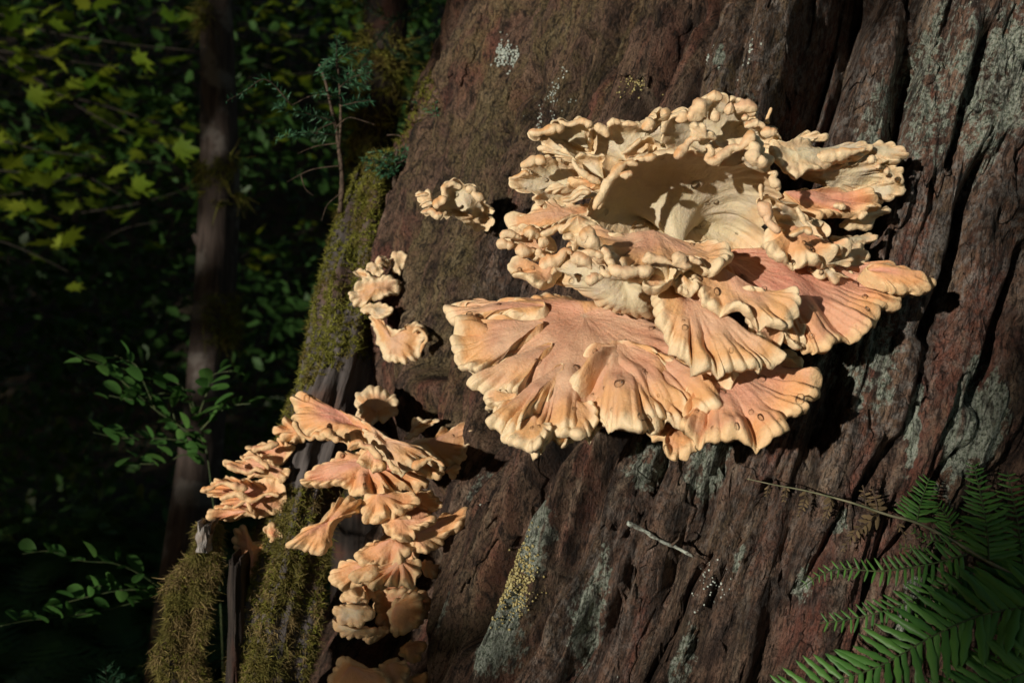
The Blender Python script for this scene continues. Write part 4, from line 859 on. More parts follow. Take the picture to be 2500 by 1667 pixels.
# --- pinkish chain by the moss
F4 = fungus('ragged peach shelf fungus climbing the crack beside the mossy slab', 940, 760, 1.50, 'clusters of shelf fungus on the cedar')
for i, (ol, fo, yy_, fc, tn) in enumerate([
        ([(410, 640), (450, 598), (545, 622), (540, 690), (505, 785), (440, 730)], (470, 680), 1.44, 'pore', 0.1), ([(298, 705), (308, 668), (395, 628), (425, 680), (380, 720)], (370, 680), 1.42, 'top', 0.9),
        ([(262, 710), (380, 695), (405, 770), (320, 790), (290, 750)], (340, 740), 1.42, 'pore', 0.0), ([(168, 750), (230, 738), (310, 770), (290, 840), (235, 812)], (280, 790), 1.415, 'top', 0.1),
        ([(138, 900), (200, 848), (270, 798), (370, 778), (495, 800), (505, 855), (440, 905), (360, 935), (280, 945), (240, 985), (175, 970)], (340, 870), 1.41, 'top', 0.1), ([(225, 1015), (260, 948), (380, 968), (485, 1030), (400, 1078), (300, 1050)], (320, 1010), 1.40, 'pore', 0.1),
        ([(275, 1005), (335, 1005), (375, 1080), (460, 1150), (540, 1155), (555, 1110), (630, 1092), (685, 1150), (692, 1200), (655, 1260), (640, 1325), (560, 1355), (490, 1368), (368, 1322), (380, 1290), (330, 1205), (305, 1095)], (440, 1210), 1.385, 'top', 0.12)]):
    B(F4, 'R6', ol, fo, yy_, 0.0, -0.15, fc, ridge=0.005, lobe=0.003, wave=0.016, seed=150 + i, tone=tn, th=(0.028, 0.009), lump=0.004)
frill(F4, 'R6', [(560, 1150), (620, 1120), (670, 1180), (640, 1300)], 1.36, 11, seed=160, mat='fungus_orange')

# --- lower left tiers in the gap
F5 = fungus('tiered orange and peach shelf fungus filling the dark gap between slab and trunk', 930, 1180, 1.30)
def L(win, ol, fo, y, **k):
    k.setdefault('mat', 'fungus_orange'); k.setdefault('th', (0.032, 0.013)); k.setdefault('ridge', 0.007); k.setdefault('lobe', 0.004); k.setdefault('lam', 0.04); k.setdefault('wave', 0.010)
    gy_ = k.pop('gy', -0.30); gx_ = k.pop('gx', 0.0)
    return B(F5, win, ol, fo, y, gx_, gy_, **k)
L('W7', [(770, 120), (840, 78), (960, 58), (1100, 78), (1190, 100), (1295, 180), (1285, 335), (1180, 375), (980, 402), (940, 465), (780, 410), (775, 330), (860, 280), (800, 220)], (1060, 260), 1.31, gy=0.1, tone=0.3, wave=0.02, seed=201, mat='fungus', lump=0.005)
L('W7', [(1428, 420), (1480, 378), (1590, 368), (1650, 410), (1760, 362), (1775, 400), (1660, 490), (1520, 570), (1400, 640), (1340, 600), (1440, 500)], (1480, 480), 1.28, gy=0.0, seed=202, mat='fungus', lump=0.004)
L('W7', [(1400, 720), (1560, 605), (1700, 598), (1800, 548), (1950, 500), (2130, 450), (2195, 500), (2075, 585), (2125, 650), (2115, 695), (2055, 765), (2045, 865), (1960, 885), (1850, 925), (1720, 870), (1560, 820)], (1620, 730), 1.225, tone=0.2, seed=203, mat='fungus', drops=2)
L('W7', [(120, 1112), (200, 1030), (400, 950), (560, 858), (720, 790), (850, 800), (1100, 850), (1300, 900), (1500, 960), (1625, 1090), (1600, 1125), (1500, 1175), (1400, 1155), (1330, 1165), (1250, 1215), (1130, 1235), (1075, 1305), (1000, 1295), (870, 1305), (760, 1265), (640, 1185), (560, 1145), (420, 1165), (250, 1135), (180, 1145)],
  (950, 930), 1.235, seed=204, tone=0.45, ridge=0.012, drops=8)
L('W7', [(1500, 930), (1560, 880), (1700, 920), (1825, 975), (1825, 1045), (1730, 1095), (1600, 1065), (1480, 1010)], (1600, 950), 1.19, seed=205, tone=0.4)
L('W7', [(1820, 960), (1900, 910), (1985, 910), (1990, 970), (1940, 1060), (1860, 1060), (1820, 1020)], (1850, 960), 1.21, seed=206, gy=0.0)
L('W7', [(800, 790), (870, 745), (980, 770), (1060, 810), (1150, 880), (1158, 965), (1060, 1005), (920, 985), (830, 905)], (1000, 800), 1.17, seed=207, tone=0.9, ridge=0.008)
L('W7', [(55, 215), (130, 188), (310, 165), (450, 270), (600, 370), (740, 408), (900, 450), (1050, 560), (1150, 660), (1130, 860), (1000, 800), (900, 725), (800, 745), (720, 775), (695, 695), (560, 665), (400, 645), (270, 635), (145, 565), (55, 445), (78, 370), (130, 335), (50, 300)],
  (800, 540), 1.19, gy=-0.34, gx=-0.02, bowl=-0.016, ridge=0.010, seed=208, th=(0.026, 0.010), drops=3)
L('W7', [(820, 440), (900, 450), (1050, 560), (1300, 735), (1480, 785), (1600, 798), (1720, 850), (1835, 940), (1812, 970), (1700, 935), (1560, 892), (1500, 962), (1440, 1015), (1330, 1055), (1270, 1015), (1210, 995), (1110, 855), (1000, 795), (880, 640)], (1130, 720), 1.165, gy=-0.30, bowl=-0.014, ridge=0.007, seed=209, mat='fungus', drops=4)
for i, (pl, rd) in enumerate([([(80, 390), (130, 520), (200, 590), (270, 610), (320, 560), (400, 600), (430, 530), (520, 600), (600, 640)], 9), ([(720, 740), (780, 660), (860, 640), (900, 690), (980, 700), (1000, 760), (1090, 830)], 11), ([(1200, 870), (1220, 940), (1290, 980), (1340, 1030)], 9), ([(1450, 960), (1560, 860), (1640, 820), (1740, 870), (1810, 930)], 10)]):
    frill(F5, 'W7', pl, 1.125, rd, seed=210 + i, mat='fungus_orange', lam=0.016)
L('W8', [(-10, 470), (60, 420), (130, 355), (240, 335), (290, 250), (395, 120), (480, 105), (605, 135), (605, 205), (540, 245), (470, 265), (400, 310), (352, 400), (342, 475), (290, 535), (238, 553), (200, 525), (80, 495), (0, 505)], (330, 310), 1.18, gy=-0.12, gx=0.06, ridge=0.007, seed=220, bowl=-0.012)
L('W8', [(590, 110), (700, 90), (830, 100), (850, 65), (990, 95), (1055, 140), (1000, 205), (912, 232), (800, 292), (720, 315), (650, 295), (600, 302), (575, 245), (600, 190)], (730, 140), 1.19, seed=221, tone=0.4)
L('W8', [(830, 120), (1000, 65), (1180, 55), (1205, 100), (1245, 160), (1200, 215), (1100, 205), (1000, 190)], (960, 120), 1.24, seed=222, gy=0.0)
L('W8', [(940, 390), (1050, 335), (1180, 315), (1300, 255), (1400, 175), (1425, 220), (1375, 355), (1290, 395), (1235, 465), (1200, 495), (1100, 565), (1000, 560), (960, 480)], (1020, 440), 1.20, seed=223, ridge=0.010)
L('W8', [(740, 300), (870, 250), (985, 280), (1000, 340), (1170, 295), (1185, 340), (1080, 385), (1020, 415), (1010, 480), (900, 485), (800, 445), (780, 360)], (900, 330), 1.19, seed=224, tone=0.3, ridge=0.010)
L('W8', [(515, 590), (538, 535), (620, 525), (760, 440), (860, 410), (1005, 450), (1005, 510), (935, 595), (840, 655), (760, 675), (640, 655), (555, 645)], (840, 480), 1.19, seed=225, tone=0.2, ridge=0.010, drops=5)
L('W8', [(335, 700), (400, 645), (520, 635), (640, 650), (780, 690), (700, 740), (620, 805), (500, 825), (420, 835), (345, 780)], (640, 670), 1.215, seed=226)
L('W8', [(508, 720), (555, 655), (700, 645), (790, 680), (720, 725), (600, 780), (528, 768)], (680, 680), 1.18, seed=227)
L('W8', [(615, 790), (700, 720), (800, 650), (900, 610), (1075, 635), (1065, 725), (1005, 795), (930, 835), (880, 825), (800, 805), (720, 805), (660, 845)], (900, 650), 1.19, seed=228, ridge=0.013, lam=0.022)
L('W8', [(1040, 580), (1185, 640), (1185, 690), (1252, 645), (1262, 695), (1220, 745), (1130, 745), (1060, 715)], (1100, 660), 1.23, seed=229)
L('W8', [(408, 860), (520, 820), (640, 840), (640, 930), (600, 968), (540, 955), (478, 912)], (560, 870), 1.23, gy=0.2, seed=230, face='pore')
L('W8', [(358, 960), (440, 935), (560, 950), (698, 975), (698, 1065), (600, 1118), (500, 1115), (420, 1085), (375, 1020)], (560, 990), 1.215, gy=-0.1, seed=231, ridge=0.003, lobe=0.001, th=(0.03, 0.018), face='pore')
L('W8', [(345, 1060), (420, 1090), (560, 1120), (695, 1125), (690, 1185), (600, 1215), (480, 1215), (400, 1185)], (560, 1140), 1.21, gy=-0.1, seed=232, ridge=0.003, lobe=0.001, th=(0.03, 0.018), face='pore')
L('W8', [(815, 1140), (800, 1000), (850, 900), (960, 850), (1072, 845), (1092, 950), (1065, 1050), (1005, 1155), (920, 1208), (850, 1205)], (880, 980), 1.22, gy=-0.15, gx=-0.1, seed=233, ridge=0.008, lam=0.022)
L('W8', [(580, 1220), (700, 1140), (815, 1125), (790, 1185), (640, 1258)], (740, 1160), 1.235, seed=234)
L('W8', [(700, 840), (900, 800), (1060, 800), (1160, 960), (1100, 1080), (900, 1180), (720, 1120), (660, 960)], (860, 960), 1.26, gy=0.0, seed=235)
L('W8', [(700, 150), (950, 60), (1160, 130), (1130, 330), (1080, 520), (960, 640), (800, 640), (720, 520), (760, 330)], (930, 330), 1.275, gy=0.0, seed=236, tone=0.3)
L('W8', [(420, 690), (600, 640), (900, 680), (1020, 780), (960, 900), (700, 900), (480, 840)], (720, 760), 1.27, gy=0.0, seed=237, tone=0.2)
# --- dim brackets at the very bottom
F6 = fungus('dim peach shelf fungus low in the gap, under the smooth brown shelves', 920, 1620, 1.24)
for i, (ol, fo, yy_) in enumerate([([(320, 1600), (345, 1480), (400, 1390), (460, 1345), (540, 1395), (700, 1455), (805, 1500), (810, 1640), (320, 1700)], (520, 1450), 1.20), ([(690, 1430), (850, 1365), (965, 1395), (980, 1480), (935, 1570), (890, 1660), (780, 1600)], (820, 1430), 1.215),
                                   ([(940, 1520), (1080, 1475), (1118, 1540), (1090, 1660), (950, 1660)], (1000, 1540), 1.225), ([(870, 1310), (960, 1225), (1085, 1225), (1098, 1290), (1055, 1390), (930, 1395)], (950, 1300), 1.23)]):
    B(F6, 'W8', ol, fo, yy_, 0, -0.2, 'top', ridge=0.006, lobe=0.003, seed=240 + i, mat='fungus_orange', th=(0.03, 0.014))

# --- frills on the far side of the slab
F7 = fungus('layered orange shelf fungus jutting left from the mossy slab over dark ferns', 720, 1140, 1.36)
for i, (w_, ol, fo, yy_, g_) in enumerate([
        ('W6', [(1205, 650), (1280, 600), (1268, 510), (1330, 488), (1480, 455), (1600, 520), (1700, 700), (1680, 800), (1570, 830), (1480, 810), (1355, 790), (1360, 720), (1460, 700), (1340, 695), (1280, 675)], (1580, 690), 1.335, -0.15),
        ('W6', [(868, 910), (890, 875), (1020, 858), (1040, 818), (1170, 808), (1260, 765), (1330, 775), (1450, 845), (1560, 910), (1550, 960), (1490, 1020), (1410, 1110), (1340, 1180), (1200, 1140), (1100, 1035), (900, 970)], (1420, 980), 1.345, -0.2),
        ('W6', [(505, 1150), (528, 1108), (600, 1095), (800, 1090), (725, 1030), (790, 975), (850, 998), (960, 975), (1100, 1025), (1250, 1125), (1380, 1195), (1480, 1260), (1440, 1355), (1350, 1395), (1250, 1320), (1100, 1310), (1000, 1295), (800, 1325), (765, 1265), (640, 1245), (545, 1205)], (1150, 1190), 1.33, -0.2),
        ('R5', [(45, 600), (100, 568), (160, 538), (250, 538), (330, 558), (420, 535), (490, 575), (500, 640), (485, 725), (420, 725), (345, 755), (300, 722), (200, 755), (95, 755), (85, 728), (120, 688), (170, 680), (150, 632), (100, 622), (68, 632)], (420, 640), 1.335, -0.12),
        ('R5', [(90, 735), (120, 690), (220, 690), (330, 690), (350, 755), (300, 730), (200, 755), (100, 755)], (300, 710), 1.32, -0.1)]):
    B(F7, w_, ol, fo, yy_, 0.0, g_, 'top', ridge=0.008, lobe=0.004, lam=0.024, wave=0.016, seed=250 + i, mat='fungus_orange', tone=0.1, th=(0.02, 0.008))
for i, (w_, pl, rd) in enumerate([('W6', [(530, 1150), (640, 1170), (760, 1200), (860, 1240), (960, 1190), (1080, 1230)], 8), ('W6', [(790, 1040), (930, 1030), (1060, 1090), (1180, 1180)], 7), ('W6', [(900, 930), (1040, 900), (1180, 860), (1310, 830)], 7),
                                  ('R5', [(60, 605), (110, 595), (160, 570), (230, 580), (300, 600)], 8), ('R5', [(160, 650), (240, 630), (320, 650), (400, 620), (460, 630)], 8), ('R5', [(220, 690), (290, 660), (320, 720)], 8)]):
    frill(F7, w_, pl, 1.305, rd, seed=270 + i, mat='fungus_orange', lam=0.016)
F8 = fungus('reddish orange shelf fungus wedged between the mossy post and slab', 640, 1360, 1.36)
B(F8, 'R5', [(212, 845), (240, 798), (280, 788), (305, 838), (390, 850), (440, 880), (390, 950), (360, 1020), (310, 1130), (270, 1110), (235, 990), (208, 945)], (330, 920), 1.335, 0, -0.2, 'top', ridge=0.006, lobe=0.004, wave=0.018, seed=280, mat='fungus_orange', tone=0.35, lump=0.005)
B(F8, 'R5', [(395, 850), (398, 800), (430, 768), (465, 778), (475, 830), (450, 870)], (430, 830), 1.33, 0, -0.1, 'top', seed=281, mat='fungus_orange', tone=0.9)

# ------------------------------------------------------------------ twig on the bark
q0, s0, y0 = cast(1530, 1278); q1, s1, y1 = cast(1690, 1358)
tw = spline([P(1532, 1276, y0 - 0.035), P(1570, 1294, y0 - 0.03), P(1610, 1318, y0 - 0.028), P(1650, 1335, y0 - 0.022), P(1692, 1358, y1 - 0.004)], 40)
v, f, t3 = tube(tw, np.linspace(0.0026, 0.0014, 40), 8, 0.0016, 160, 3);
twig = thing('lichen_twig', 'short twig crusted in white lichen caught on the bark below the fan', 'twig', tw[-1])
part('stick', mesh_np('stick', v, [f, t3], M['twig_lichen']), twig)
for k, (a, b) in enumerate([((1600, 1312), (1575, 1345)), ((1640, 1330), (1660, 1300)), ((1672, 1348), (1720, 1365))]):
    v, f, t3 = tube(spline([P(*a, y0 - 0.026), P((a[0] + b[0]) / 2 + 6, (a[1] + b[1]) / 2, y0 - 0.03), P(*b, y0 - 0.02)], 14), np.linspace(0.0016, 0.0006, 14), 5)
    part('side_twig', mesh_np('side_twig', v, [f, t3], M['twig']), twig)

# ------------------------------------------------------------------ leaves
def leaf_mesh(name, pts, mat, bend=0.12, fold=0.10):
    """outline in the xy plane (tip along +y), fanned from the midrib"""
    p = np.array(pts, float); n = len(p)
    c = np.array([[0, p[:, 1].mean() * 0.8]])
    v = np.concatenate([p, c]); z = -bend * v[:, 1] ** 2 + fold * np.abs(v[:, 0])
    i = np.arange(n)
    return mesh_np(name, np.column_stack([v, z]), np.stack([np.full(n, n), i, (i + 1) % n], -1), mat, True)
def maple(seed):
    r = np.random.default_rng(seed); pts = [(0.03, 0.0)]
    for k, (a, L_) in enumerate([(-115, .42), (-75, .62), (-36, .80), (0, .95), (36, .80), (75, .62), (115, .42)][::-1]):
        a = math.radians(a) ; L_ *= r.uniform(.9, 1.1)
        for da, kk in ((-13, .62), (0, 1.0), (13, .62)):
            pts.append((math.sin(a + math.radians(da) * -1 * -1) * L_ * kk * 0.75, 0.22 + math.cos(a + math.radians(da)) * L_ * kk * 0.75))
    pts.append((-0.03, 0.0))
    order = sorted(pts[1:-1], key=lambda q: math.atan2(q[0], q[1] - 0.22))
    return leaf_mesh('maple_leaf', [(-0.03, 0)] + order + [(0.03, 0)], M['maple_leaf'], 0.10 + 0.1 * r.random(), 0.12)
MAPLE = [maple(i) for i in range(4)]
def oval(seed, w=0.27, mat='shrub_leaf'):
    a = np.linspace(0, 2 * np.pi, 14, endpoint=False)
    return leaf_mesh('oval_leaf', [(w * math.sin(x) * (1 - 0.15 * math.cos(x)), 0.5 - 0.5 * math.cos(x)) for x in a], M[mat], 0.15, 0.25)
OVAL = [oval(0, .27), oval(1, .31), oval(2, .24)]

def place_leaf(me, parent, pos, yaw, tilt, roll, size, name='leaf'):
    o = link(name, me, parent)
    off = Vector((0, 0, 0)); p = parent
    while p is not None: off += p.location; p = p.parent
    o.location = Vector(pos) - off
    o.rotation_euler = (tilt, roll, yaw); o.scale = (size, size, size)
    return o

def broadleaf(name, label, cat, base, stems, leaf_meshes, size, step, spread, seed, stem_mat, rad, tiltm=0.35, maxleaf=290, group=None, jitter=1.0):
    root = thing(name, label, cat, base, group); r = np.random.default_rng(seed); n = 0
    for k, st in enumerate(stems):
        leafy = st[0]; c = pxpath(st[1], 40); r0 = rad * (1.0 if not leafy else 0.6)
        v, f, t3 = tube(c, np.linspace(r0, r0 * 0.35, 40), 6, r0 * 0.3, 60, k)
        part('stem' if not leafy else 'branch', mesh_np('branch', v, [f, t3], M[stem_mat]), root)
        if not leafy: continue
        ln = np.linalg.norm(np.diff(c, axis=0), axis=1).sum(); m = int(ln / step)
        for i in range(m):
            if n >= maxleaf: break
            u = (i + r.random() * 0.6) / m; p = c[min(int(u * 39), 39)] + r.normal(size=3) * spread
            d = c[min(int(u * 39) + 1, 39)] - c[max(int(u * 39) - 1, 0)]
            yaw = math.atan2(-d[0], d[1]) + (1 if i % 2 else -1) * r.uniform(.5, 1.2) * jitter + (r.normal() * 1.2 if jitter > 1 else 0)
            place_leaf(leaf_meshes[int(r.integers(len(leaf_meshes)))], root, p, yaw, tiltm + r.normal() * 0.35, r.normal() * 0.35, size * r.uniform(.65, 1.2)); n += 1
    return root

vm = [(0, [(-420, 2000, 5.2), (-360, 900, 5.1), (-250, 300, 5.0), (-120, 30, 4.9)]),
      (1, [(-250, 20, 4.9), (0, 140, 4.8), (200, 265, 4.7), (340, 335, 4.6), (500, 372, 4.6)]), (1, [(-200, -60, 4.6), (60, 60, 4.5), (250, 100, 4.4), (480, 125, 4.4)]),
      (1, [(-200, 100, 4.3), (40, 130, 4.2), (170, 150, 4.2), (290, 165, 4.2)]), (1, [(-250, 330, 4.2), (0, 345, 4.2), (110, 370, 4.1), (260, 385, 4.1)]),
      (1, [(-200, 400, 4.4), (40, 420, 4.4), (200, 430, 4.3), (300, 480, 4.3)]), (1, [(100, 220, 5.2), (260, 260, 5.2), (380, 300, 5.1), (470, 330, 5.1)]),
      (1, [(-100, 480, 4.6), (60, 470, 4.6), (260, 400, 4.7), (420, 400, 4.8)]), (1, [(-200, 570, 4.3), (-20, 585, 4.2), (80, 620, 4.2), (170, 665, 4.2)]),
      (1, [(200, 520, 5.4), (320, 500, 5.4), (430, 470, 5.4), (495, 440, 5.4)]), (1, [(-100, 200, 5.6), (160, 100, 5.6), (320, 40, 5.6), (450, 20, 5.6)]),
      (1, [(200, 620, 5.3), (300, 560, 5.3), (400, 540, 5.3)])]
broadleaf('vine_maple', 'vine maple with layered yellow green lobed leaves left of the slim grey trunk', 'tree', P(-420, 1900, 5.2) * np.array([1, 1, 0]), vm, MAPLE, 0.125, 0.030, 0.085, 5, 'dark_twig', 0.009, 0.28, 298, jitter=1.6)
vm2 = [(0, [(1150, 2200, 6.4), (1100, 900, 6.4), (1000, 300, 6.4), (900, 0, 6.3)]), (1, [(1000, 60, 6.3), (860, 70, 6.2), (740, 90, 6.1), (600, 60, 6.0)]), (1, [(1000, 150, 6.2), (820, 170, 6.1), (700, 180, 6.0), (590, 130, 6.0)]),
       (1, [(960, 240, 6.2), (800, 250, 6.2), (680, 260, 6.1), (590, 210, 6.0)]), (1, [(980, -30, 6.2), (800, 20, 6.2), (650, 10, 6.0)]), (1, [(900, 350, 6.6), (760, 330, 6.5), (600, 290, 6.4)]), (1, [(900, 520, 6.8), (760, 560, 6.7), (600, 620, 6.5), (560, 690, 6.4)])]
broadleaf('vine_maple', 'dimmer vine maple with small lobed leaves between slim trunk and mossy trunk', 'tree', P(1150, 2000, 6.4) * np.array([1, 1, 0]), vm2, MAPLE, 0.11, 0.030, 0.09, 6, 'dark_twig', 0.009, 0.28, 280, jitter=1.6)

hk = [(0, [(560, 2000, 1.95), (535, 1400, 1.92), (515, 1180, 1.90), (500, 1080, 1.90), (478, 1010, 1.90), (462, 955, 1.90)]), (1, [(482, 1022, 1.9), (505, 960, 1.89), (522, 915, 1.88), (575, 905, 1.87)]), (1, [(500, 1080, 1.9), (440, 1040, 1.88), (380, 1000, 1.86), (310, 940, 1.84), (250, 890, 1.83), (185, 872, 1.82)]),
      (1, [(380, 1000, 1.86), (350, 930, 1.85), (330, 890, 1.85), (280, 868, 1.84)]), (1, [(500, 1100, 1.9), (440, 1075, 1.87), (360, 1070, 1.85), (290, 1068, 1.84), (228, 1055, 1.83)]), (1, [(500, 1130, 1.9), (450, 1110, 1.88), (400, 1130, 1.87), (310, 1132, 1.86)]),
      (1, [(490, 1050, 1.9), (530, 1010, 1.88), (570, 990, 1.87), (612, 985, 1.86)]), (1, [(430, 1035, 1.88), (420, 980, 1.88), (455, 975, 1.88), (400, 960, 1.87), (330, 975, 1.86), (265, 965, 1.86)]), (1, [(470, 1000, 1.9), (440, 940, 1.89), (380, 920, 1.89), (340, 910, 1.89)])]
broadleaf('huckleberry_shrub', 'leafy green shrub with small oval leaves in front of the slim trunk', 'shrub', P(560, 1900, 1.95) * np.array([1, 1, 0]), hk, OVAL, 0.036, 0.0105, 0.006, 7, 'green_stem', 0.0030, 0.55, 200)
hk2 = [(0, [(640, 2100, 1.9), (480, 1560, 1.8), (380, 1445, 1.76), (330, 1440, 1.75)]), (1, [(400, 1440, 1.76), (340, 1400, 1.74), (280, 1375, 1.72), (200, 1368, 1.70), (120, 1345, 1.68), (55, 1352, 1.67)]), (1, [(380, 1440, 1.76), (300, 1440, 1.73), (220, 1455, 1.71), (118, 1482, 1.69)]),
       (1, [(400, 1450, 1.76), (250, 1490, 1.70), (120, 1508, 1.66), (60, 1515, 1.64), (0, 1528, 1.62)]), (1, [(300, 1440, 1.73), (250, 1430, 1.72), (215, 1435, 1.71)])]
broadleaf('huckleberry_shrub', 'low sprig of bright oval leaves reaching left of the mossy post', 'shrub', P(640, 1900, 1.9) * np.array([1, 1, 0]), hk2, OVAL, 0.036, 0.014, 0.004, 8, 'green_stem', 0.0025, 0.6, 90)

# ------------------------------------------------------------------ hemlock seedlings
def spray(parent, pts, n_len, dens, seed, rad=0.0011, sides=2, bare=False, name='branch'):
    r = np.random.default_rng(seed); c = pxpath(pts, 30); mb = MB()
    v, f, t3 = tube(c, np.linspace(rad, rad * 0.4, 30), 5, rad * 0.3, 200, seed)
    me_t = [v]; F4 = [f]; F3 = [t3]; nv = len(v)
    if not bare:
        ln = np.linalg.norm(np.diff(c, axis=0), axis=1).sum(); m = int(ln * dens * 1.8)
        u = r.uniform(0.08, 1, m); x = u * 29; i0 = np.clip(x.astype(int), 0, 28); p = c[i0] + (c[i0 + 1] - c[i0]) * (x - i0)[:, None]
        t_, nn3, bb3 = frames(c); tg = t_[i0]; a = r.uniform(0, 2 * np.pi, m)
        side = np.cross(tg, np.array([0, 0.3, 1.0])); side /= np.linalg.norm(side, axis=1)[:, None] + 1e-9
        sg = np.where(r.random(m) < .5, -1, 1)
        d = side * (sg * r.uniform(.6, 1, m))[:, None] + tg * 0.5 + r.normal(size=(m, 3)) * 0.33; d /= np.linalg.norm(d, axis=1)[:, None]
        L_ = n_len * r.uniform(.5, 1.2, m) * (1 - 0.45 * u ** 3); w = np.cross(d, r.normal(size=(m, 3))); w /= np.linalg.norm(w, axis=1)[:, None]; w *= 0.0008
        V = np.stack([p, p + d * (L_ * .5)[:, None] + w, p + d * L_[:, None], p + d * (L_ * .5)[:, None] - w], 1).reshape(-1, 3)
        mb2 = (np.arange(m) * 4)[:, None] + np.arange(4)
        o = part(name, mesh_np(name, V, mb2, M['needle'], False), parent)
        tw_ = link('twig', mesh_np('twig', v, [f, t3], M['twig']), o)
        return o
    return part('dead_twig', mesh_np('dead_twig', v, [f, t3], M['twig']), parent)
def stem(parent, pts, r0, r1, mat='twig'):
    c = pxpath(pts, 40); v, f, t3 = tube(c, np.linspace(r0, r1, 40), 8, r0 * 0.35, 60, 5)
    part('stem', mesh_np('stem', v, [f, t3], M[mat]), parent)
Y1 = 1.57
h1 = thing('hemlock_seedling', 'scraggly hemlock seedling with dead twigs rooted on top of the mossy slab', 'seedling', P(835, 470, Y1))
stem(h1, [(830, 520, 1.56), (835, 440, Y1), (825, 340, Y1), (808, 260, Y1), (795, 200, Y1), (780, 158, Y1)], 0.0048, 0.0018)
stem(h1, [(828, 360, Y1), (832, 290, Y1), (828, 200, Y1), (822, 130, Y1), (824, 95, Y1)], 0.0026, 0.0011)
for i, (pts, nl, dn) in enumerate([([(826, 300), (760, 280), (700, 268), (675, 258)], .020, 900), ([(826, 330), (760, 325), (710, 330), (678, 338)], .020, 900), ([(828, 215), (860, 190), (905, 178)], .020, 900), ([(824, 150), (850, 130), (890, 120)], .018, 900), ([(822, 140), (800, 150), (775, 180)], .018, 800),
                                   ([(830, 260), (870, 250), (905, 245)], .018, 900), ([(830, 240), (800, 225), (765, 228)], .018, 900), ([(826, 200), (800, 180), (790, 165)], .018, 900), ([(822, 170), (822, 120), (823, 88)], .016, 900), ([(832, 190), (880, 165), (900, 150)], .018, 900), ([(832, 200), (870, 205), (895, 215)], .018, 900)]):
    spray(h1, [(a, b, Y1 - 0.02 * j) for j, (a, b) in enumerate(pts)], nl, dn, 300 + i)
for i, pts in enumerate([[(825, 350), (770, 358), (728, 375)], [(828, 405), (760, 415), (700, 445)], [(735, 428), (745, 460), (765, 478)], [(822, 310), (850, 288), (885, 295), (915, 305)], [(815, 300), (780, 315), (772, 330)], [(835, 470), (800, 500), (785, 540)], [(945, 330), (980, 335), (998, 380)], [(810, 235), (760, 235), (712, 258)]]):
    spray(h1, [(a, b, Y1 - 0.02) for a, b in pts], 0, 0, 330 + i, 0.0011, bare=True)
spray(h1, [(712, 258, 1.5), (650, 195, 1.48), (600, 222, 1.47), (552, 248, 1.46)], .016, 420, 345, 0.0012)
h2 = thing('hemlock_seedling', 'bushy little hemlock seedling in the cleft between slab and cedar', 'seedling', P(968, 470, 1.58))
stem(h2, [(970, 560, 1.58), (962, 480, 1.58), (966, 420, 1.58), (970, 360, 1.58)], 0.005, 0.002)
for i, pts in enumerate([[(968, 410), (930, 395), (885, 388)], [(968, 400), (940, 375), (910, 372)], [(969, 395), (985, 375), (990, 362)], [(968, 415), (935, 415), (900, 410)], [(968, 400), (1000, 385), (1010, 380)], [(968, 420), (950, 425), (940, 430)]]):
    spray(h2, [(a, b, 1.57 - 0.015 * j) for j, (a, b) in enumerate(pts)], .017, 1000, 350 + i)
h3 = thing('hemlock_seedling', 'tiny hemlock sprig on the mossy edge of the cedar', 'seedling', P(1070, 310, 1.46))
spray(h3, [(1072, 315, 1.47), (1062, 285, 1.46), (1050, 268, 1.455), (1012, 252, 1.45)], .013, 420, 360)
spray(h3, [(1066, 300, 1.46), (1062, 262, 1.45), (1060, 240, 1.45)], .011, 420, 361)
h4 = thing('hemlock_tree', 'overhanging hemlock boughs behind the upper left edge of the cedar', 'tree', P(1150, 2000, 2.0) * np.array([1, 1, 0]))
stem(h4, [(1240, 2600, 2.05), (1180, 800, 2.05), (1130, 100, 2.05), (1090, -300, 2.05), (1060, -900, 2.05)], 0.02, 0.010)
for i, pts in enumerate([[(1110, -60), (1040, 10), (960, 45), (885, 8)], [(1120, 20), (1080, 60), (1030, 95), (1000, 112)], [(1000, 20), (940, 70), (905, 120), (885, 155)], [(1110, 80), (1070, 95), (1030, 110)], [(1120, 60), (1090, 20), (1060, 5)], [(1100, -40), (1050, -10), (990, -10)], [(930, 90), (960, 130), (985, 140)], [(1120, 110), (1085, 118), (1050, 120)]]):
    spray(h4, [(a, b, 2.0 - 0.02 * j) for j, (a, b) in enumerate(pts)], .022, 700, 370 + i, 0.0016)
h5 = thing('hemlock_seedling', 'small tuft of hemlock needles low beside the mossy post', 'seedling', P(265, 1720, 1.6))
for i, pts in enumerate([[(268, 1720), (262, 1680), (258, 1630)], [(268, 1710), (240, 1680), (222, 1660)], [(268, 1710), (290, 1680), (305, 1655)], [(266, 1700), (275, 1660), (285, 1640)]]):
    spray(h5, [(a, b, 1.6) for a, b in pts], .028, 700, 390 + i)

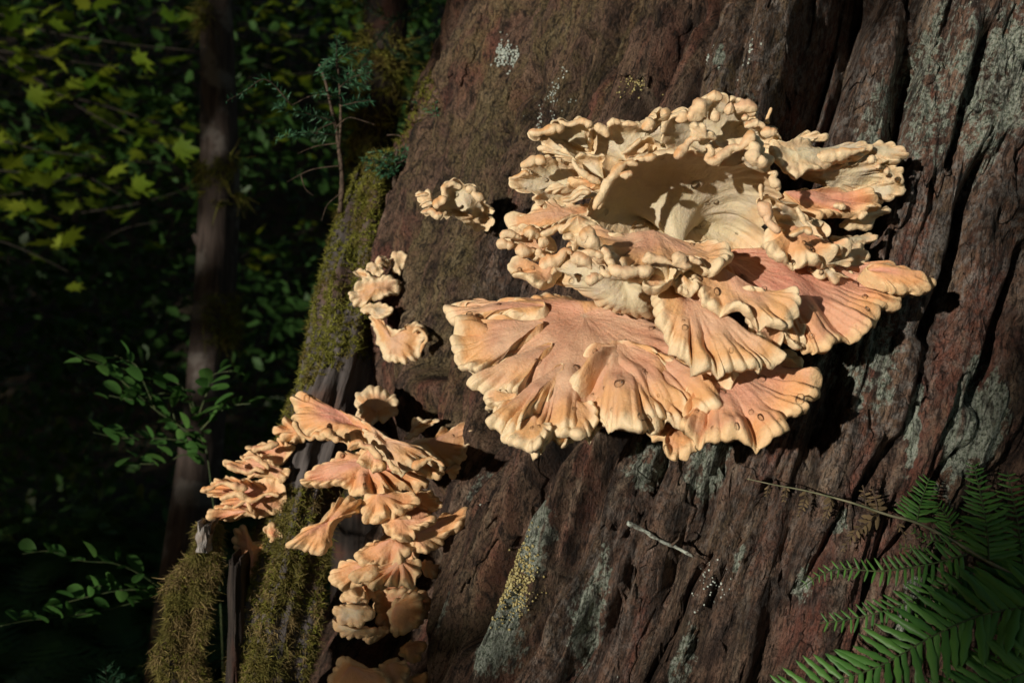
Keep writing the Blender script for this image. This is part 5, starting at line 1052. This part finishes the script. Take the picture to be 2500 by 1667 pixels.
# ------------------------------------------------------------------ fern in front of the trunk
def leaflet(seed, crenate):
    r = np.random.default_rng(seed); n = 9; v = []
    for k in range(n):
        u = k / (n - 1); w = 0.17 * (math.sin(math.pi * (0.12 + 0.86 * u)) ** 0.55) * (1 - 0.25 * u)
        if crenate: w *= 1 + 0.22 * math.cos(u * 34)
        if k == n - 1: w = 0.004
        cz = -0.10 * u * u
        v += [(-w, u - 0.05 * w, cz - 0.05 * (w / .17)), (0, u, cz + 0.012), (w, u - 0.05 * w, cz - 0.05 * (w / .17))]
    F = []
    for k in range(n - 1):
        a = 3 * k; F += [(a, a + 1, a + 4, a + 3), (a + 1, a + 2, a + 5, a + 4)]
    return mesh_np('leaflet', np.array(v), np.array(F), M['fern_leaf'] if seed < 10 else M['dead_fern'], True)
LEAFLET = [leaflet(0, False), leaflet(1, True), leaflet(2, True)]; DEADLET = [leaflet(11, True), leaflet(12, False)]
FO = (1800, 1050, 2.5414)
def fy(py): return 0.985 - 0.20 * (py - 1350) / 1000
def fpt(q, dy=0.0):
    px, py = q[0] / FO[2] + FO[0], q[1] / FO[2] + FO[1]; return P(px, py, fy(py) + dy)
NF = Vector((-0.12, -0.86, 0.50)).normalized()
def rachis(parent, name, pts, dy, r0, r1, mat='green_stem'):
    c = spline([fpt(q, dy) for q in pts], 60); v, f, t3 = tube(c, np.linspace(r0, r1, 60), 6)
    return part(name, mesh_np(name, v, [f, t3], M[mat]), parent), c
def pinna(parent, pts, n, l0, l1, dy=0.0, seed=0, kind=1, ang=62, wide=1.0, dead=False, droop=0.0):
    wide = wide if dead else wide * 0.56; n = n if dead else int(n * 1.25); l0 = l0 * (1 if dead else 0.9)
    r = np.random.default_rng(seed + 900); ob, c = rachis(parent, 'pinna', pts, dy, 0.0010, 0.0005, 'green_stem' if not dead else 'twig')
    for i in range(n):
        u = 0.04 + 0.95 * i / n; k = min(int(u * 59), 58); p = c[k] + (c[k + 1] - c[k]) * (u * 59 - k)
        tg = Vector(c[k + 1] - c[k]).normalized()
        for sg in (-1, 1):
            L_ = (l0 + (l1 - l0) * u ** 1.1) / FO[2] / FPX * 0.98 * r.uniform(.88, 1.08)
            nrm = (NF + Vector(r.normal(size=3) * (0.13 if not dead else 0.6))).normalized(); sd = tg.cross(nrm).normalized() * sg
            a = math.radians(ang + r.normal() * 5); d = (tg * math.cos(a) + sd * math.sin(a)).normalized()
            d = (d + Vector((0, 0.0, -droop)) + NF * r.normal() * 0.08).normalized(); z = (nrm - d * nrm.dot(d)).normalized(); x = d.cross(z)
            mt = Matrix((x, d, z)).transposed().to_4x4()
            lst = DEADLET if dead else LEAFLET
            lo = link('leaflet', lst[0 if kind == 0 else (int(r.integers(len(lst))) if dead else int(r.integers(1, 3)))], ob)
            mt = Matrix.Translation(Vector(p) + NF * float(r.normal() * 0.0008)) @ mt @ Matrix.Diagonal((L_ * wide, L_, L_, 1))
            lo.matrix_local = mt
fern = thing('lady_fern', 'green fern fronds overhanging the cedar base, one arching stem ending in brown tips', 'fern', P(2560, 1500, 0.97))
rachis(fern, 'rachis', [(2100, 1080), (1779, 930), (1550, 812), (1330, 682), (1110, 572), (940, 526), (700, 446), (430, 376), (230, 338), (60, 300)], 0.0, 0.0024, 0.0005, 'fern_stem')
pinna(fern, [(1112, 572), (1135, 460), (1165, 370), (1192, 295)], 11, 175, 50, .004, 1, 1, 66)
pinna(fern, [(1562, 806), (1550, 620), (1510, 400), (1465, 205)], 17, 250, 45, -.004, 2, 1, 68)
pinna(fern, [(1785, 930), (1750, 640), (1710, 420), (1675, 255)], 15, 260, 60, .006, 3, 1, 68)
pinna(fern, [(1960, 1000), (1930, 700), (1890, 450), (1850, 300)], 14, 260, 60, -.002, 31, 1, 68)
pinna(fern, [(1330, 684), (1325, 600), (1290, 520), (1240, 450)], 8, 150, 40, .010, 4, 1, 60)
pinna(fern, [(1420, 770), (1200, 828), (900, 872), (640, 860), (500, 905), (392, 975)], 19, 165, 30, -.014, 5, 0, 66)
pinna(fern, [(1460, 880), (1200, 1010), (1000, 1090), (800, 1150), (640, 1180), (515, 1195)], 17, 190, 60, -.010, 6, 0, 62)
pinna(fern, [(1330, 690), (1240, 690), (1150, 660), (1075, 615)], 6, 80, 30, -.004, 7, 0, 60)
pinna(fern, [(1700, 900), (1500, 1010), (1330, 1120), (1180, 1230)], 13, 240, 120, .008, 8, 1, 62)
pinna(fern, [(1200, 770), (1100, 740), (1000, 715)], 6, 60, 25, -.004, 9, 0, 60)
for i, (pts, n, l0) in enumerate([([(430, 376), (420, 430), (395, 500), (375, 545)], 7, 55), ([(580, 410), (575, 460), (550, 520), (538, 585)], 8, 60), ([(300, 350), (295, 390), (288, 445)], 6, 40), ([(800, 488), (795, 430), (778, 340)], 7, 70), ([(870, 510), (860, 440), (838, 350)], 7, 85), ([(880, 520), (800, 580), (720, 640), (645, 760)], 10, 90), ([(200, 335), (190, 370), (180, 420)], 5, 40), ([(1000, 580), (1030, 640), (1050, 700)], 5, 40)]):
    pinna(fern, pts, n, l0, 15, 0.002, 20 + i, 1, 60, 1.2, True, 0.35)
fern2 = thing('lady_fern', 'broad fern frond with long scalloped leaflets crossing the lower right corner', 'fern', P(2600, 1480, 0.93))
rachis(fern2, 'rachis', [(2300, 1300), (2050, 1180), (1900, 1130), (1779, 1100)], -.030, 0.0030, 0.0022, 'fern_stem')
pinna(fern2, [(2050, 1080), (1779, 1100), (1500, 1150), (1200, 1282), (900, 1452), (600, 1558), (280, 1650)], 24, 400, 160, -.030, 40, 1, 58)
pinna(fern2, [(2000, 1450), (1800, 1500), (1550, 1600), (1300, 1720)], 14, 330, 200, -.024, 41, 1, 58)
pinna(fern2, [(2000, 1250), (1850, 1330), (1700, 1400), (1500, 1480)], 12, 300, 150, -.016, 42, 1, 58)
pinna(fern2, [(1900, 900), (1800, 960), (1660, 1010), (1520, 1020)], 10, 260, 120, -.012, 43, 1, 58)

# ------------------------------------------------------------------ undergrowth, far shrubs, added shade leaves
def leaf_cloud(n, pts, size, seed, mat, name, tilt=0.6, aspect=0.5):
    r = np.random.default_rng(seed); m = len(pts)
    d = r.normal(size=(m, 3)); d[:, 2] = d[:, 2] * tilt - 0.15; d /= np.linalg.norm(d, axis=1)[:, None]
    w = np.cross(d, np.array([0, 0, 1.0]) + r.normal(size=(m, 3)) * 0.5); w /= np.linalg.norm(w, axis=1)[:, None] + 1e-9
    s = (size * r.uniform(.5, 1.3, m))[:, None] if np.isscalar(size) else size[:, None] * r.uniform(.6, 1.3, (m, 1))
    nz = np.cross(d, w); pts = pts - d * s * 0.5
    a = pts; b = pts + d * s * .35 + w * s * aspect * .5 - nz * s * .06; c = pts + d * s; e = pts + d * s * .35 - w * s * aspect * .5 - nz * s * .06
    f1 = pts + d * s * .72 + w * s * aspect * .36; f2 = pts + d * s * .72 - w * s * aspect * .36
    V = np.stack([a, b, f1, c, f2, e], 1).reshape(-1, 3); i = (np.arange(m) * 6)[:, None]
    F = np.concatenate([i + np.array([0, 1, 2, 3]), i + np.array([0, 3, 4, 5])])
    return mesh_np(name, V, F, mat, True)
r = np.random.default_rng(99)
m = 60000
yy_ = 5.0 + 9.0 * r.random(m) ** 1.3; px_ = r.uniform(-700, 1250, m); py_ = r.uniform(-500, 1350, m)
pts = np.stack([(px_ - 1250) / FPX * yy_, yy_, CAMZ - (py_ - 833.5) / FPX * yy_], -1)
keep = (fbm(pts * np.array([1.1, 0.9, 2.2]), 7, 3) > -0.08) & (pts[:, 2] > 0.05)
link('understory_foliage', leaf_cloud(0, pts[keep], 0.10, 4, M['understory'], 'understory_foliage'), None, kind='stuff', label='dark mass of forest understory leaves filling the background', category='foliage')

# sword ferns on the floor: arching fronds with leaflet teeth, one dark mass
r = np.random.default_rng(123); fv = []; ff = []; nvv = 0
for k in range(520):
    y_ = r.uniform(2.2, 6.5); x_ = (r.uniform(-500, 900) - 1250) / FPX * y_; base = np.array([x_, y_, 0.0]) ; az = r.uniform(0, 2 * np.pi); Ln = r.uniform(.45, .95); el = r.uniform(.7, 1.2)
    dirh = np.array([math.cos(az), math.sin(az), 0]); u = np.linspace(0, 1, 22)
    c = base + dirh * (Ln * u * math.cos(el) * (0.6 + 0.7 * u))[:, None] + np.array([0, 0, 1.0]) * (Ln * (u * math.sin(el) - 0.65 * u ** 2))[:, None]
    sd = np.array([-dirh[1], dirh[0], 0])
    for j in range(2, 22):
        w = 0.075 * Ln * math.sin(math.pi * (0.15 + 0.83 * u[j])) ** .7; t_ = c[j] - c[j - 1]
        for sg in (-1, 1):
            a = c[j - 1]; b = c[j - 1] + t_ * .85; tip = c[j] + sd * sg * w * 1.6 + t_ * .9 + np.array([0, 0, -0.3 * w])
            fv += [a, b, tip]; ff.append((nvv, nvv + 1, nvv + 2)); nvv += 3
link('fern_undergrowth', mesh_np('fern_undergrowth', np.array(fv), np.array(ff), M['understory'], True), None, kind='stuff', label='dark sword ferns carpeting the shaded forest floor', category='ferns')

# unseen leaves added behind the viewer to block the sun outside chosen gaps
SD = np.array(SUN_DIR); UU = np.cross(SD, [0, 0, 1.0]); UU /= np.linalg.norm(UU); VV = np.cross(UU, SD)
T0 = np.array([0.1, 1.1, CAMZ])
def uv(p): return np.array([(p - T0).dot(UU), (p - T0).dot(VV)])
GAPS = [(P(a, b, c), d, e) for a, b, c, d, e in [  # openings left in the added leaves where sun should land
    (1300, 450, 1.03, .10, 1), (1450, 420, 1.0, .11, 1), (1600, 330, 1.0, .10, 1), (1760, 320, .98, .10, 1), (1850, 470, .95, .10, 1), (1650, 520, 1.0, .12, 1), (1300, 620, 1.0, .10, 1), (1500, 660, .95, .11, 1), (1700, 680, .95, .11, 1),
    (1880, 640, .96, .09, 1), (1180, 800, 1.05, .10, 1), (1300, 900, 1.0, .12, 1), (1480, 850, 1.0, .12, 1), (1500, 1010, .95, .11, 1), (1680, 900, .98, .11, 1), (1800, 970, .95, .10, 1), (1960, 790, .98, .085, 1), (2140, 720, 1.0, .055, 1), (1620, 1080, .95, .08, 1), (1180, 1000, .98, .08, 1), (1100, 780, 1.08, .07, 1),
    (1330, 160, 1.3, .15, 1), (1090, 260, 1.46, .10, 1), (1040, 420, 1.42, .07, .9), (1200, 120, 1.4, .12, 1), (1480, 120, 1.24, .12, 1), (1250, 320, 1.27, .10, 1), (1620, 120, 1.2, .08, .9), (1800, 100, 1.15, .06, .8), (1130, 600, 1.3, .08, 1),
    (800, 1010, 1.2, .09, 1), (900, 1080, 1.2, .10, 1), (1050, 1050, 1.2, .08, 1), (860, 1220, 1.2, .08, 1), (1000, 1230, 1.2, .05, 1), (640, 1030, 1.33, .07, 1), (580, 1130, 1.33, .09, 1), (680, 1200, 1.33, .08, 1),
    (880, 700, 1.42, .09, 1), (960, 820, 1.4, .08, 1), (850, 880, 1.46, .09, 1), (840, 600, 1.5, .08, .9), (1060, 480, 1.22, .10, 1), (480, 1330, 1.28, .07, 1), (460, 1480, 1.26, .10, 1), (470, 1620, 1.26, .09, 1), (620, 1350, 1.33, .075, 1), (720, 1260, 1.33, .07, 1), (700, 1450, 1.3, .05, .7),
    (2240, 120, 1.08, .09, .9), (2400, 100, 1.07, .08, .9), (2330, 230, 1.07, .06, .8), (2180, 260, 1.08, .04, .8), (1480, 1330, 1.1, .10, 1), (1420, 1490, 1.1, .08, .95), (1600, 1230, 1.08, .08, 1), (1560, 1440, 1.08, .07, .9), (1330, 1620, 1.1, .06, .9), (2380, 1010, 1.04, .03, .9), (2240, 1050, 1.05, .02, .9), (2090, 820, 1.06, .035, .9), (1310, 1290, 1.14, .03, .8), (1230, 1520, 1.13, .03, .7),
    (1990, 1410, .98, .055, .9), (2080, 1560, .95, .04, .5),  (1960, 1560, .96, .04, .8), (1900, 1630, .95, .045, .8),
    (160, 230, 4.5, .55, .75), (300, 120, 4.5, .5, .7), (100, 420, 4.2, .45, .7), (350, 330, 4.7, .4, .6), (150, 560, 4.3, .35, .5), (530, 300, 3.0, .08, .4), (530, 60, 3.0, .06, .5), (480, 1120, 2.94, .05, .3), (515, 640, 3.0, .09, .7), (500, 900, 3.0, .06, .4), (740, 130, 6.1, .5, .4), (920, 180, 2.3, .10, .7), (880, 330, 1.6, .08, .6), (830, 250, 1.57, .07, .8), (720, 290, 1.5, .06, .8), (960, 395, 1.57, .06, .8), (620, 230, 1.47, .05, .8),
    (380, 1010, 1.86, .13, .6), (520, 960, 1.88, .09, .6), (200, 1400, 1.7, .16, .7), (300, 900, 1.85, .07, .6)]]
r = np.random.default_rng(17)
def shade_leaf_pts(n, u0, u1, v0, v1, d0, d1):
    u = r.uniform(u0, u1, n); v = r.uniform(v0, v1, n); d = r.uniform(d0, d1, n)
    p = T0 - SD * d[:, None] + UU * u[:, None] + VV * v[:, None]
    return u, v, p
C_P, C_S = [], []
for (n, box, sz) in ((15000, (-2.6, 2.2, -1.6, 2.0, 4.5, 6.5), .13), (9000, (-16, 6, -1.2, 9, 7.0, 11.0), .75)):
    u, v, p = shade_leaf_pts(n, *box)
    ok = p[:, 2] > 0.25
    for g, rad_, pr in GAPS:
        gu, gv = uv(g); dd = np.hypot(u - gu, v - gv)
        ok &= ~((dd < rad_ + sz * (0.40 if sz < .3 else 0.62)) & (r.random(n) < pr ** (0.25 if pr < 1 else 1)))
    C_P.append(p[ok]); C_S.append(np.full(ok.sum(), sz))
# overhead layer, added out of view to dim the sky
n = 2600; p = np.stack([r.uniform(-12, 12, n), r.uniform(-10, 16, n), r.uniform(7, 11, n)], -1)
up = -(p - T0).dot(SD); keepo = np.ones(n, bool)
for g, rad_, pr in GAPS:
    uu_ = (p - g) - ((p - g).dot(SD))[:, None] * SD
    keepo &= ~((np.linalg.norm(uu_, axis=1) < rad_ + .3) & (up > -20))
C_P.append(p[keepo]); C_S.append(np.full(keepo.sum(), .9))
link('unseen_shade_leaves', leaf_cloud(0, np.concatenate(C_P), np.concatenate(C_S), 12, M['shade_leaf'], 'unseen_shade_leaves', 1.0, 0.8), None, kind='stuff', label='unseen leaves added behind and above the view to shade the scene', category='foliage')
